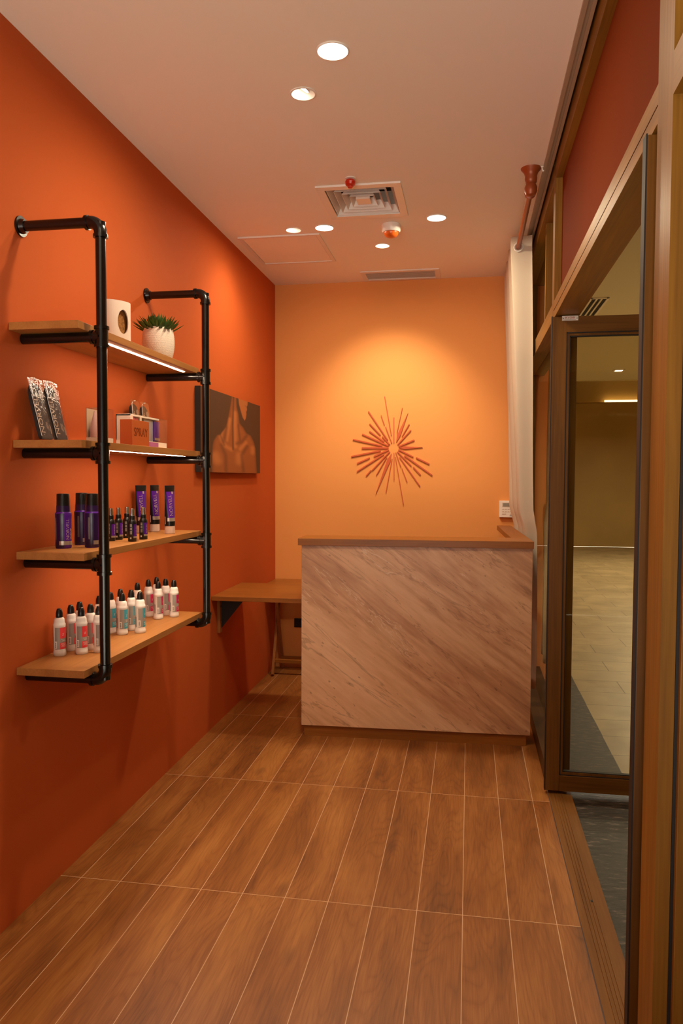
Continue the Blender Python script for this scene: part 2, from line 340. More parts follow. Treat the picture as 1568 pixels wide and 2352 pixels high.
def lathe(bm, prof, seg=32, c=(0, 0, 0), cap0=True, cap1=True):
    rings = [[bm.verts.new((c[0]+r*math.cos(2*PI*k/seg), c[1]+r*math.sin(2*PI*k/seg), c[2]+z)) for k in range(seg)] for r, z in prof]
    for a, d in zip(rings, rings[1:]):
        for k in range(seg): bm.faces.new((a[k], a[(k+1) % seg], d[(k+1) % seg], d[k]))
    if cap0: bm.faces.new(rings[0][::-1])
    if cap1: bm.faces.new(rings[-1])
    return bm
def patch(bm, R, a0, a1, z0, z1, n=10, th=0.0004):
    """curved label on a cylinder, angles in degrees from +X"""
    for k in range(n):
        b0 = math.radians(a0+(a1-a0)*k/n); b1 = math.radians(a0+(a1-a0)*(k+1)/n)
        q = [(math.cos(b0), math.sin(b0)), (math.cos(b1), math.sin(b1))]
        rf = R if not callable(R) else None
        o = []
        for z in (z0, z1):
            rr = rf if rf else R(z)
            for (x, y) in q: o.append(bm.verts.new((x*(rr+th), y*(rr+th), z)))
        bm.faces.new((o[0], o[1], o[3], o[2]))
    return bm
def obj(name, bm, mat, parent=None, smooth=False, loc=None, rot=None):
    me = bpy.data.meshes.new(name); bm.to_mesh(me); bm.free()
    me.materials.append(mat)
    if smooth:
        me.polygons.foreach_set('use_smooth', [True]*len(me.polygons))
        try: me.set_sharp_from_angle(angle=math.radians(38))
        except Exception: pass
    o = bpy.data.objects.new(name, me); COL.objects.link(o)
    if parent: o.parent = parent
    if loc: o.location = loc
    if rot: o.rotation_euler = rot
    return o
def tag(o, label, cat, group=None):
    o['label'] = label; o['category'] = cat
    if group: o['group'] = group
    return o
def thing(name, label, cat, loc=(0, 0, 0), rotz=0.0, group=None):
    o = bpy.data.objects.new(name, None); COL.objects.link(o); o.location = loc; o.rotation_euler = (0, 0, rotz); o.empty_display_size = 0.05
    return tag(o, label, cat, group)
def struct(name, bm, mat, parent=None, **kw):
    o = obj(name, bm, mat, parent, **kw)
    if not parent: o['kind'] = 'structure'
    return o
def struct_root(name, loc=(0, 0, 0)):
    o = bpy.data.objects.new(name, None); COL.objects.link(o); o.location = loc; o['kind'] = 'structure'; return o
def dup(root, loc, rotz, label, group=None):
    r = root.copy(); COL.objects.link(r); r.location = loc; r.rotation_euler = (root.rotation_euler.x, root.rotation_euler.y, rotz); r['label'] = label
    if group: r['group'] = group
    for ch in list(root.children):
        c = ch.copy(); COL.objects.link(c); c.parent = r
        for g in list(ch.children):
            d = g.copy(); COL.objects.link(d); d.parent = c
    return r
def text_mesh(s, size, extrude=0.0, spacing=1.0, thin=0.0):
    cu = bpy.data.curves.new('letters', 'FONT'); cu.body = s; cu.size = size; cu.extrude = extrude; cu.align_x = 'CENTER'; cu.align_y = 'CENTER'
    cu.space_character = spacing; cu.offset = thin; cu.resolution_u = 3
    o = bpy.data.objects.new('letters', cu); COL.objects.link(o)
    bpy.context.view_layer.update()
    me = bpy.data.meshes.new_from_object(o.evaluated_get(bpy.context.evaluated_depsgraph_get()))
    bpy.data.objects.remove(o); bpy.data.curves.remove(cu); return me
def text_obj(name, s, size, mat, parent, matrix, extrude=0.0002, spacing=1.0, thin=0.0, wrapR=None, stretch=(1, 1)):
    """flat text in XY, placed by matrix; wrapR bends local x' around a vertical cylinder first"""
    me = text_mesh(s, size, extrude, spacing, thin)
    bm = bm_new(); bm.from_mesh(me); bpy.data.meshes.remove(me)
    for v in bm.verts:
        v.co.x *= stretch[0]; v.co.y *= stretch[1]
        v.co = matrix(v.co) if callable(matrix) else matrix @ v.co
    return obj(name, bm, mat, parent)
def cyl_text(name, s, size, mat, parent, Rf, ang, zc, stretch=(1, 1), spacing=1.0, thin=0.0):
    """text running upwards along z, wrapped on a surface of radius Rf(z)"""
    def f(co):
        z = zc+co.x; a = math.radians(ang) - co.y/Rf(z); a = math.radians(ang)-co.y/Rf(z)
        r = Rf(z)+0.0005+co.z
        return Vector((r*math.cos(a), r*math.sin(a), z))
    return text_obj(name, s, size, mat, parent, f, 0.0, spacing, thin, stretch=stretch)

# ------------------------------------------------------------------ room shell
XL, XR, YB, YN = -1.448, 0.372, 5.5466, -1.2      # left wall, partition face, back wall, end left open behind the camera for the world fill
XO = 0.477                                         # outer face of the partition
struct('floor', box(bm_new(), XL-0.1, XR, YN, YB+0.1, -0.10, 0.0), M['floor'])
struct('wall_left', box(bm_new(), XL-0.12, XL, YN, YB, 0.0, CH+0.1), M['terracotta'])
struct('wall_back', box(bm_new(), XL-0.12, XO, YB, YB+0.12, 0.0, CH+0.35), M['peach'])
# ceiling with pockets for the recessed fixtures
ceil = struct('ceiling', box(bm_new(), XL, 0.322, YN, YB, CH, CH+0.16), M['ceiling'])
AC = (-0.555, 3.945, 0.212)     # diffuser centre and half size
cut = bm_new()
for (xy, *_r) in SPOTS: lathe(cut, [(0.044, CH-0.05), (0.044, CH+0.09)], 40, (xy[0], xy[1], 0))
box(cut, AC[0]-0.185, AC[0]+0.185, AC[1]-0.205, AC[1]+0.205, CH-0.05, CH+0.13)
box(cut, -0.735, -0.25, 5.31, 5.48, CH-0.05, CH+0.10)
bmesh.ops.recalc_face_normals(cut, faces=cut.faces[:])
cutter = obj('cutter', cut, M['dark'])
md = ceil.modifiers.new('pockets', 'BOOLEAN'); md.operation = 'DIFFERENCE'; md.object = cutter; md.solver = 'EXACT'
bpy.context.view_layer.update()
me = bpy.data.meshes.new_from_object(ceil.evaluated_get(bpy.context.evaluated_depsgraph_get()))
ceil.modifiers.clear(); ceil.data = me
bpy.data.objects.remove(cutter)
# edge trim between ceiling and partition
tr = struct_root('trim_1')
bm = bm_new(); box(bm, 0.322, 0.336, YN, YB, CH-0.012, CH+0.05); box(bm, 0.350, 0.362, YN, YB, CH-0.012, CH+0.05); box(bm, 0.336, 0.350, YN, YB, CH-0.002, CH+0.05)
obj('ceiling_edge_profile', bm, M['track'], tr)
struct('ceiling_upper', box(bm_new(), 0.322, XO, YN, YB, CH+0.05, CH+0.2), M['dark'])

# ------------------------------------------------------------------ partition on the corridor side
PA0, PA1 = 1.54, 1.66        # near post
PB0, PB1 = 3.58, 3.66        # far post
HB, HT = 2.175, 2.255        # door header
fr = struct_root('door_frame')
obj('post', box(bm_new(), XR, XO, PA0, PA1, 0.0, CH), M['frame'], fr)
obj('post', box(bm_new(), XR, XO, PB0, PB1, 0.0, CH), M['frame'], fr)
bm = bm_new(); box(bm, XR, XO, PA1, PB0, HB, HT); 
obj('header', bm, M['frame_y'], fr)
bm = bm_new(); box(bm, XR-0.0015, XR, PA1, PB0, HB+0.036, HB+0.0372)
obj('header_joint', bm, M['leaf'], fr)
bm = bm_new(); box(bm, XR+0.003, XO, PA1, PB0, -0.02, 0.004)
for k in range(4):
    x = XR+0.028+0.011*k; box(bm, x, x+0.004, PA1, PB0, 0.004, 0.0065)
obj('threshold', bm, wood('worn_threshold_profile', (134, 88, 38), (102, 62, 24), axis=1, scale=0.8, rough=0.5), fr)
obj('threshold_screw', lathe(bm_new(), [(0.006, 0), (0.006, 0.0015)], 16, (0.43, 2.62, 0.0040)), M['gasket'], fr)
obj('top_rail', box(bm_new(), XR, XO, PA1, PB0, 2.806, CH+0.05), M['frame_y'], fr)
struct('wall_right', box(bm_new(), 0.402, 0.44, PA1, PB0, HT, 2.806), M['fascia'])
# near fixed window beside the camera
wn = struct_root('window_1')
obj('window_head', box(bm_new(), XR, XO, YN, PA0, HB, HT), M['frame_y'], wn)
obj('top_rail', box(bm_new(), XR, XO, YN, PA0, 2.806, CH+0.05), M['frame_y'], wn)
obj('window_sill', box(bm_new(), XR, XO, YN, PA0, 0.0, 0.09), M['frame_y'], wn)
bm = bm_new(); box(bm, 0.400, 0.406, PA0-0.004, PA0+0.001, 0.09, HB); box(bm, 0.400, 0.406, PA0-0.004, PA0+0.001, HT, 2.806)
obj('gasket', bm, M['gasket'], wn)
bm = bm_new(); box(bm, 0.406, 0.440, PA0-0.016, PA0, 0.09, HB, 0.002); box(bm, 0.406, 0.440, PA0-0.016, PA0, HT, 2.806, 0.002)
obj('glazing_bead', bm, M['frame'], wn)
bm = bm_new(); box(bm, 0.431, 0.437, YN, PA0-0.016, 0.09, HB); obj('glass', bm, M['glass'], wn)
bm = bm_new(); box(bm, 0.431, 0.437, YN, PA0-0.016, HT, 2.806); obj('glass', bm, M['glass'], wn)
obj('mullion', box(bm_new(), XR, XO, 0.15, 0.23, 0.09, 2.806), M['frame'], wn)
# far fixed window behind the curtain
wf = struct_root('window_2')
obj('window_head', box(bm_new(), XR, XO, PB1, YB, HB, HT), M['frame_y'], wf)
obj('top_rail', box(bm_new(), XR, XO, PB1, YB, 2.806, CH+0.05), M['frame_y'], wf)
obj('window_sill', box(bm_new(), XR, XO, PB1, YB, 0.0, 0.09), wood('dark_sill_profile', (84, 54, 24), (58, 36, 15), axis=1, scale=0.8), wf)
obj('end_post', box(bm_new(), 0.430, XO, YB-0.05, YB, 0.09, 2.806), M['frame'], wf)
obj('mullion', box(bm_new(), 0.392, 0.458, 4.20, 4.24, HT, 2.806), M['frame'], wf)
bm = bm_new(); box(bm, 0.445, 0.451, PB1, YB-0.06, 0.09, HB); obj('glass', bm, M['glass'], wf)
bm = bm_new(); box(bm, 0.445, 0.451, PB1, YB-0.06, HT, 2.806); obj('glass', bm, M['glass'], wf)

# door leaves, both opened outwards to 90 degrees
def door_leaf(name, yf, x0, x1, plate):
    """leaf in the XZ plane, front face at yf"""
    d = struct_root(name, (x0, yf, 0.0)); w_, t_ = x1-x0, 0.045
    z0, z1, st = 0.020, 2.168, 0.062
    obj('stile', box(bm_new(), 0, st, 0, t_, z0, z1, 0.002), M['leaf'], d)
    obj('stile', box(bm_new(), w_-st, w_, 0, t_, z0, z1, 0.002), M['leaf'], d)
    obj('rail', box(bm_new(), st, w_-st, 0, t_, z1-0.070, z1, 0.002), M['leaf_x'], d)
    obj('rail', box(bm_new(), st, w_-st, 0, t_, z0, z0+0.072, 0.002), M['leaf_x'], d)
    a, b, c, e = st, w_-st, z0+0.072, z1-0.070
    bm = bm_new(); s = 0.004
    for (p, q, r, u) in ((a, a+s, c, e), (b-s, b, c, e), (a, b, c, c+s), (a, b, e-s, e)): box(bm, p, q, 0.003, 0.030, r, u)
    g = 0.0145
    for (p, q, r, u) in ((a+g, a+g+0.004, c+g, e-g), (b-g-0.004, b-g, c+g, e-g), (a+g, b-g, c+g, c+g+0.004), (a+g, b-g, e-g-0.004, e-g)): box(bm, p, q, 0.010, 0.030, r, u)
    obj('gasket', bm, M['gasket'], d)
    bm = bm_new()
    for (p, q, r, u) in ((a+s, a+g, c+s, e-s), (b-g, b-s, c+s, e-s), (a+g, b-g, c+s, c+g), (a+g, b-g, e-g, e-s)): box(bm, p, q, 0.006, 0.030, r, u)
    obj('glazing_bead', bm, M['leaf'], d)
    obj('glass', box(bm_new(), a+g, b-g, 0.019, 0.025, c+g, e-g), M['glass'], d)
    bm = bm_new(); box(bm, -0.003, 0.0, -0.001, 0.030, z0, z1+0.002); obj('edge_seal', bm, M['gasket'], d)
    if plate:
        p = obj('maker_plate', box(bm_new(), 0.041, 0.110, -0.0015, 0.0, z1-0.019, z1+0.002), M['white_metal'], d)
        text_obj('plate_lettering', 'RYOBI', 0.0125, M['red_glass'], p, Matrix.Translation((0.0755, -0.0020, z1-0.0065)) @ Matrix.Rotation(PI/2, 4, 'X'), 0.0002, 1.05, stretch=(1.15, 1))
        bm = bm_new(); box(bm, 0.0440, 0.0475, -0.0022, -0.0015, z1-0.011, z1-0.0075); box(bm, 0.1035, 0.107, -0.0022, -0.0015, z1-0.011, z1-0.0075); box(bm, 0.052, 0.100, -0.0018, -0.0015, z1-0.0165, z1-0.0157)
        obj('plate_screw', bm, M['gasket'], p)
    return d
door_leaf('door_1', 3.50, 0.359, 1.235, True)
door_leaf('door_2', 1.692, 0.360, 1.235, False)

# ------------------------------------------------------------------ corridor outside
CX1, CY1, CZ = 4.6, 16.6, 3.10
struct('floor_corridor', box(bm_new(), 0.757, CX1, YN, CY1, -0.12, -0.004), M['tile'])
struct('floor_strip', box(bm_new(), XO, 0.757, YN, CY1, -0.12, -0.002), M['slate'])
struct('wall_corridor_end', box(bm_new(), -0.2, CX1, CY1, CY1+0.1, 0.0, 3.02), M['olive'])
struct('wall_corridor_cove', box(bm_new(), -0.2, CX1, CY1+0.16, CY1+0.26, 2.9, 3.8), M['olive'])
struct('wall_corridor_side', box(bm_new(), CX1, CX1+0.1, YN, CY1+0.2, 0.0, 3.8), M['olive'])
struct('wall_corridor_front', box(bm_new(), XO, CX1, YN-0.1, YN, 0.0, 3.8), M['olive'])
struct('wall_corridor_shop', box(bm_new(), XR, XO, YB+0.12, CY1, 0.0, 3.8), M['olive'])
struct('ceiling_corridor', box(bm_new(), XO, CX1, YN, 13.3, CZ, CZ+0.12), M['corr_ceiling'])
struct('ceiling_corridor_raised', box(bm_new(), XO, CX1, 13.2, CY1+0.26, 3.55, 3.65), M['corr_ceiling'])
struct('trim_2', box(bm_new(), XO, CX1, 13.3, 13.34, CZ-0.012, 3.55), M['corr_ceiling'])
struct('wall_corridor_upper', box(bm_new(), XO-0.02, XO, YN, YB+0.12, CH+0.2, 3.3), M['corr_ceiling'])
cl = thing('cove_light', 'long glowing cove light along the top of the corridor end wall', 'light', (3.4, CY1+0.05, 3.02))
obj('housing', box(bm_new(), -1.2, 1.1, 0.0, 0.05, 0, 0.03), M['olive'], cl)
obj('light_tube', box(bm_new(), -0.60, 1.1, 0.005, 0.045, 0.03, 0.075), glow('cove_tube', (255, 222, 160), 5.0), cl)
cv = thing('corridor_air_vent', 'white slatted air vent in the corridor ceiling above the open door', 'air vent', (1.16, 7.65, CZ))
bm = bm_new(); box(bm, -0.075, 0.075, -0.40, -0.38, -0.012, 0); box(bm, -0.075, 0.075, 0.38, 0.40, -0.012, 0); box(bm, -0.085, -0.065, -0.40, 0.40, -0.012, 0); box(bm, 0.065, 0.085, -0.40, 0.40, -0.012, 0)
obj('frame', bm, M['white_metal'], cv); obj('backing', box(bm_new(), -0.07, 0.07, -0.39, 0.39, -0.002, 0), M['dark'], cv)
for x in (-0.022, 0.022): obj('slat', box(bm_new(), x-0.008, x+0.008, -0.38, 0.38, -0.011, -0.003), M['white_metal'], cv)
cs = thing('corridor_spotlight', 'small square lit spotlight in the corridor ceiling seen through the glass door', 'light', (2.23, 12.1, CZ))
obj('frame', box(bm_new(), -0.08, 0.08, -0.08, 0.08, -0.012, 0), M['white_metal'], cs); obj('lens', box(bm_new(), -0.05, 0.05, -0.05, 0.05, -0.016, -0.012), M['lamp'], cs)

# ------------------------------------------------------------------ pipe shelving on the left wall (one thing)
sh = thing('pipe_shelf_unit', 'black pipe wall shelving with four oak boards and strip lights', 'shelf', (XL, 2.28, 0.80))
PXc, PR = 0.279, 0.0166       # pole distance from the wall, pipe radius
ARM = [1.898, 1.525, 1.163, 0.785]
O = Vector((XL, 2.28, 0.80))
def elbow(bm, c, y, up_):
    """90 degree elbow fitting joining the wall arm (-X side) and the pole; c = corner z"""
    s = 1 if up_ else -1; pts = []
    R = 0.034
    for k in range(9):
        a = PI/2*k/8
        pts.append((PXc-R+R*math.sin(a), y, c-s*R+s*R*math.cos(a)))
    tube(bm, [(PXc-R-0.012, y, c)]+pts+[(PXc, y, c-s*R-s*0.012)], 0.0205, 20)
    tube(bm, [(PXc-R-0.016, y, c), (PXc-R-0.006, y, c)], 0.0235, 20); tube(bm, [(PXc, y, c-s*R-s*0.006), (PXc, y, c-s*R-s*0.016)], 0.0235, 20)
def tee(bm, z, y):
    tube(bm, [(PXc, y, z-0.030), (PXc, y, z+0.030)], 0.0205, 20)
    for s in (-1, 1): tube(bm, [(PXc, y, z+s*0.024), (PXc, y, z+s*0.034)], 0.0240, 20)
    tube(bm, [(PXc, y, z), (PXc-0.032, y, z)], 0.0205, 20); tube(bm, [(PXc-0.026, y, z), (PXc-0.036, y, z)], 0.0235, 20)
for (y, ztop, dx) in ((0.0, 2.262, 0.0), (0.97, 2.268, -0.008)):
    zt = ztop-0.80
    pole = obj('pole', tube(bm_new(), [(PXc, y, ARM[3]-0.80), (PXc, y, zt)], PR, 24), M['pipe'], sh, True)
    bm = bm_new(); elbow(bm, zt, y, True); obj('elbow_fitting', bm, M['pipe'], pole, True)
    bm = bm_new(); elbow(bm, ARM[3]-0.80, y, False); obj('elbow_fitting', bm, M['pipe'], pole, True)
    for z in ARM[:3]:
        bm = bm_new(); tee(bm, z-0.80, y); obj('tee_fitting', bm, M['pipe'], pole, True)
    obj('wall_arm', tube(bm_new(), [(0.004, y, zt), (PXc-0.03, y, zt)], PR, 24), M['pipe'], sh, True)
    for z in ARM: obj('wall_arm', tube(bm_new(), [(0.002, y, z-0.80), (PXc-0.02, y, z-0.80)], PR, 24), M['pipe'], sh, True)
    bm = bm_new(); tube(bm, [(0.000, y, zt), (0.006, y, zt)], 0.033, 28); tube(bm, [(0.006, y, zt), (0.020, y, zt)], [0.024, 0.0205], 28)
    obj('wall_flange', bm, M['pipe'], sh, True)
BOARD_T = 0.0245
TOPS = []
SY0, SY1 = [2.206, 2.219, 2.226, 2.217], [3.275, 3.285, 3.292, 3.298]
for i, z in enumerate(ARM):
    zb = z+PR-0.80; TOPS.append(z+PR+BOARD_T)
    bd = obj('shelf_board', box(bm_new(), 0.001, 0.238, SY0[i]-2.28, SY1[i]-2.28, zb, zb+BOARD_T, 0.0012), M['oak'], sh)
    if i < 3:
        obj('led_strip', box(bm_new(), 0.190, 0.202, 0.10, 0.915, zb-0.0012, zb-0.0003), M['led'], bd)

# ------------------------------------------------------------------ things on the shelves
Z1, Z2, Z3, Z4 = [z+0.0002 for z in TOPS]
# --- lowest shelf: white bottles
def white_bottle(colmat, label):
    t = thing('lotion_bottle', label, 'bottle', (0, 0, 0), 0, 'white bottles on the lowest shelf')
    R = 0.0200
    obj('bottle_body', lathe(bm_new(), [(0.0195, 0), (0.0214, 0.003), (0.0214, 0.013), (0.0205, 0.0155), (0.0200, 0.020), (0.0200, 0.102), (0.0208, 0.104), (0.0208, 0.110), (0.0192, 0.1125), (0.0182, 0.118), (0.0176, 0.124), (0.0165, 0.129), (0.0125, 0.133), (0.0115, 0.1335)], 36), M['white_plastic'], t, True)
    obj('cap', lathe(bm_new(), [(0.0118, 0.1335), (0.0122, 0.1345), (0.0120, 0.147), (0.0112, 0.152), (0.0088, 0.159), (0.0078, 0.1625), (0.0060, 0.164)], 28), M['black_plastic'], t, True)
    lb = obj('label', patch(bm_new(), R, -108, 62, 0.024, 0.100, 22, 0.0004), M['grey_label'], t, True)
    obj('colour_block', patch(bm_new(), R, -56, 60, 0.062, 0.0995, 16, 0.0007), colmat, lb, True)
    obj('colour_block', patch(bm_new(), R, -56, 60, 0.0245, 0.047, 16, 0.0007), colmat, lb, True)
    obj('barcode_sticker', patch(bm_new(), R, -112, -84, 0.027, 0.052, 6, 0.0007), M['white_label'], lb, True)
    bm = bm_new()
    for k in range(7): patch(bm, R, -103, -92, 0.0300+k*0.0027, 0.0316+k*0.0027, 2, 0.0009)
    obj('barcode', bm, M['ink'], lb)
    bm = bm_new()
    for a0, a1, z in ((-46, -6, 0.0578), (-34, -6, 0.0545), (-38, 12, 0.0515), (-46, 20, 0.043), (-46, 26, 0.040), (-40, 10, 0.0365), (-46, 22, 0.033)):
        patch(bm, R, a0, a1, z, z+0.0009, 6, 0.0009)
    obj('label_print', bm, M['white_label'], lb)
    cyl_text('label_initial', 'N', 0.0105, M['white_label'], lb, lambda z: R+0.0006, -24, 0.0755, stretch=(1, 1))
    bm = bm_new()
    for k in range(6): patch(bm, R, -150+k*3.5, -148.4+k*3.5, 0.026, 0.066, 1, 0.0004)
    obj('side_print', bm, M['ink'], t)
    return t
kinds = [('coral', M['coral'], [(-1.402, 2.403), (-1.403, 2.482), (-1.405, 2.548), (-1.340, 2.440), (-1.341, 2.508), (-1.292, 2.476)], [0, 24, 20, 0, 6, 14]),
         ('teal', M['teal'], [(-1.402, 2.690), (-1.404, 2.788), (-1.403, 2.872), (-1.347, 2.772), (-1.349, 2.857), (-1.292, 2.816)], [10, 6, 20, 14, 16, 22]),
         ('magenta', M['magenta'], [(-1.412, 3.052), (-1.408, 3.156), (-1.405, 3.240), (-1.340, 3.106), (-1.345, 3.200), (-1.292, 3.167)], [20, 16, 22, 28, 24, 20])]
wheres = ['in the row against the wall, nearest the camera', 'in the middle of the row against the wall', 'at the far end of the row against the wall',
          'in the second row from the wall, nearer the camera', 'in the second row from the wall, farther one', 'alone at the front of its triangle']
for cname, cm, pos, rots in kinds:
    proto = None
    for k, (p, rz) in enumerate(zip(pos, rots)):
        lab = f'white bottle with {cname} label {wheres[k]}'
        if proto is None:
            proto = white_bottle(cm, lab); proto.location = (p[0], p[1], Z4); proto.rotation_euler = (0, 0, math.radians(rz))
        else: dup(proto, (p[0], p[1], Z4), math.radians(rz), lab)

# --- third shelf: purple spray cans, small spray bottles, tubes
def spray_can(label):
    t = thing('spray_can', label, 'spray can', (0, 0, 0), 0, 'tall purple spray cans')
    prof = [(0.0245, 0), (0.0262, 0.003), (0.0268, 0.012), (0.0258, 0.040), (0.0258, 0.085), (0.0270, 0.112), (0.0270, 0.119), (0.0240, 0.1235), (0.0228, 0.126), (0.0222, 0.145)]
    def Rf(z):
        for (r0, z0), (r1, z1) in zip(prof, prof[1:]):
            if z0 <= z <= z1: return r0+(r1-r0)*(z-z0)/max(1e-6, z1-z0)
        return prof[-1][0]
    body = obj('can_body', lathe(bm_new(), prof, 40), M['purple'], t, True)
    bm = bm_new()
    for a, b in zip(range(0, 24), range(1, 25)):
        z0, z1 = 0.003+0.116*a/24, 0.003+0.116*b/24
        for k in range(14):
            b0, b1 = math.radians(-190+130*k/14), math.radians(-190+130*(k+1)/14)
            q = [bm.verts.new((math.cos(an)*(Rf(z)+0.0003), math.sin(an)*(Rf(z)+0.0003), z)) for an, z in ((b0, z0), (b1, z0), (b1, z1), (b0, z1))]
            bm.faces.new(q)
    obj('dark_back_panel', bm, M['deep_purple'], body, True)
    obj('shoulder_collar', lathe(bm_new(), [(0.0236, 0.1238), (0.0234, 0.1242), (0.0226, 0.144), (0.0222, 0.1455)], 40), M['deep_purple'], t, True)
    obj('cap', lathe(bm_new(), [(0.0220, 0.1455), (0.0218, 0.147), (0.0212, 0.184), (0.0200, 0.1865), (0.0100, 0.1875)], 36), M['black_plastic'], t, True)
    obj('silver_band', patch(bm_new(), lambda z: Rf(z), -98, 70, 0.012, 0.0255, 20, 0.0006), M['silver'], body, True)
    cyl_text('lettering', 'NORVELL', 0.0165, M['gold'], body, lambda z: Rf(max(0.004, z)), -32, 0.066, stretch=(1.02, 1.0), thin=-0.0002)
    bm = bm_new()
    for a, z0, z1 in ((-10, 0.030, 0.040), (-10, 0.044, 0.056), (-10, 0.060, 0.068), (-4, 0.030, 0.050), (-4, 0.054, 0.068), (2, 0.030, 0.066)): patch(bm, lambda z: Rf(z), a, a+3.4, z0, z1, 2, 0.0006)
    obj('small_print', bm, M['gold'], body)
    bm = bm_new()
    for k in range(5): patch(bm, lambda z: Rf(z), -136+k*3, -134.2+k*3, 0.03, 0.105, 1, 0.0006)
    obj('back_print', bm, M['lcd'], body)
    return t
cans = [((-1.369, 2.381), 5, 'purple spray can standing by itself near the board end on third shelf'),
        ((-1.372, 2.513), 40, 'purple spray can at the wall, behind the can by the pole'),
        ((-1.288, 2.430), 42, 'purple spray can partly hidden by the near black pole')]
c0 = None
for p, rz, lab in cans:
    if c0 is None:
        c0 = spray_can(lab); c0.location = (*p, Z3); c0.rotation_euler = (0, 0, math.radians(rz))
    else: dup(c0, (*p, Z3), math.radians(rz), lab)
def mini_spray(label):
    t = thing('spray_bottle', label, 'spray bottle', (0, 0, 0), 0, 'small purple and black spray bottles')
    R = 0.0162
    b = obj('bottle_body', lathe(bm_new(), [(0.0150, 0), (0.0162, 0.002), (0.0162, 0.068), (0.0155, 0.074), (0.0130, 0.080), (0.0112, 0.083)], 30), M['black_plastic'], t, True)
    obj('collar', lathe(bm_new(), [(0.0108, 0.083), (0.0110, 0.084), (0.0108, 0.097), (0.0098, 0.0985)], 26), M['black_plastic'], t, True)
    obj('cap', lathe(bm_new(), [(0.0096, 0.0985), (0.0096, 0.100), (0.0086, 0.122), (0.0078, 0.1245), (0.0050, 0.1258)], 26), M['steel'], t, True)
    obj('purple_label', patch(bm_new(), R, -62, 60, 0.016, 0.066, 16, 0.0003), M['purple'], b, True)
    obj('silver_label', patch(bm_new(), R, -66, 40, 0.0135, 0.0205, 12, 0.0006), M['silver'], b, True)
    bm = bm_new()
    for k, (z0, z1) in enumerate(((0.056, 0.067), (0.044, 0.053), (0.028, 0.041))): patch(bm, R, -112, -86, z0, z1, 4, 0.0003)
    obj('back_print', bm, M['lcd'], b)
    obj('batch_sticker', patch(bm_new(), R, -112, -92, 0.010, 0.0165, 3, 0.0003), M['white_label'], b)
    cyl_text('lettering', 'NORVELL', 0.0085, M['gold'], b, lambda z: R+0.0002, -20, 0.044, thin=-0.0001)
    return t
minis = [((-1.345, 2.680), 'small black spray bottle half behind the near pole, leftmost of the cluster'),
         ((-1.344, 2.741), 'small black spray bottle second along the wall side of the cluster'),
         ((-1.349, 2.826), 'small black spray bottle at the back of the cluster, third along'),
         ((-1.257, 2.677), 'small black spray bottle closest to the board front edge'),
         ((-1.258, 2.778), 'small black spray bottle in front of the first purple tube')]
c0 = None
for k, (p, lab) in enumerate(minis):
    rz = math.radians((8, 14, 18, 16, 6)[k])
    if c0 is None: c0 = mini_spray(lab); c0.location = (*p, Z3); c0.rotation_euler = (0, 0, rz)
    else: dup(c0, (*p, Z3), rz, lab)
def tube_mesh(z0, z1, n=14, seg=40, half=None):
    bm = bm_new(); rings = []
    for i in range(n+1):
        f = i/n; z = z0+(z1-z0)*f
        rx = 0.0225*(1-f)**0.8*1.0+0.0012; ry = 0.0225+0.009*f
        if f < 0.12: rx = 0.0225*(1-0.12)**0.8+0.0012+0.001*(0.12-f)
        rings.append([bm.verts.new((rx*math.cos(2*PI*k/seg), ry*math.sin(2*PI*k/seg), z)) for k in range(seg)])
    for a, c in zip(rings, rings[1:]):
        for k in range(seg): bm.faces.new((a[k], a[(k+1) % seg], c[(k+1) % seg], c[k]))
    bm.faces.new(rings[0][::-1]); bm.faces.new(rings[-1]); return bm
def lotion_tube(label):
    t = thing('lotion_tube', label, 'lotion tube', (0, 0, 0), 0, 'tall purple lotion tubes')
    zc = 0.034
    def Rx(z):
        f = (z-zc)/(0.208-zc)
        return 0.0225*(1-max(f, 0.12))**0.8+0.0012
    b = obj('tube_body', tube_mesh(zc, 0.208), M['purple'], t, True)
    obj('cap', lathe(bm_new(), [(0.0205, 0), (0.0222, 0.002), (0.0224, 0.026), (0.0214, 0.0335)], 32), M['frost'], t, True)
    # surface patches on the flattening tube
    def surf(a0, a1, z0, z1, mat, name, na=10, nz=8, th=0.0005):
        bm = bm_new()
        for i in range(na):
            for j in range(nz):
                q = []
                for (ii, jj) in ((i, j), (i+1, j), (i+1, j+1), (i, j+1)):
                    a = math.radians(a0+(a1-a0)*ii/na); z = z0+(z1-z0)*jj/nz; f = (z-zc)/(0.208-zc)
                    q.append(bm.verts.new(((Rx(z)+th)*math.cos(a), (0.0225+0.009*f+th)*math.sin(a), z)))
                bm.faces.new(q)
        return obj(name, bm, mat, b, True)
    surf(-180, 180, zc, zc+0.020, M['black_plastic'], 'black_foot', 30, 2)
    surf(-178, -62, zc+0.02, 0.2075, M['black_plastic'], 'black_back', 12, 10)
    surf(-62, 70, 0.182, 0.2078, M['black_plastic'], 'dark_crimp', 10, 3)
    surf(-74, 30, zc+0.020, zc+0.035, M['silver'], 'silver_band', 10, 1, 0.0009)
    surf(-110, -98, zc+0.008, zc+0.040, M['white_label'], 'batch_sticker', 2, 2, 0.0009)
    def f(co):
        z = 0.122+co.x; a = math.radians(-18)-co.y/0.019
        return Vector(((Rx(z)+0.0009)*math.cos(a), (0.0225+0.009*(z-zc)/(0.208-zc)+0.0009)*math.sin(a), z))
    text_obj('lettering', 'NORVELL', 0.0185, M['gold'], b, f, 0, 1.0, -0.0002, stretch=(1.15, 1))
    surf(6, 22, 0.172, 0.182, M['gold'], 'round_badge', 4, 4, 0.0009)
    return t
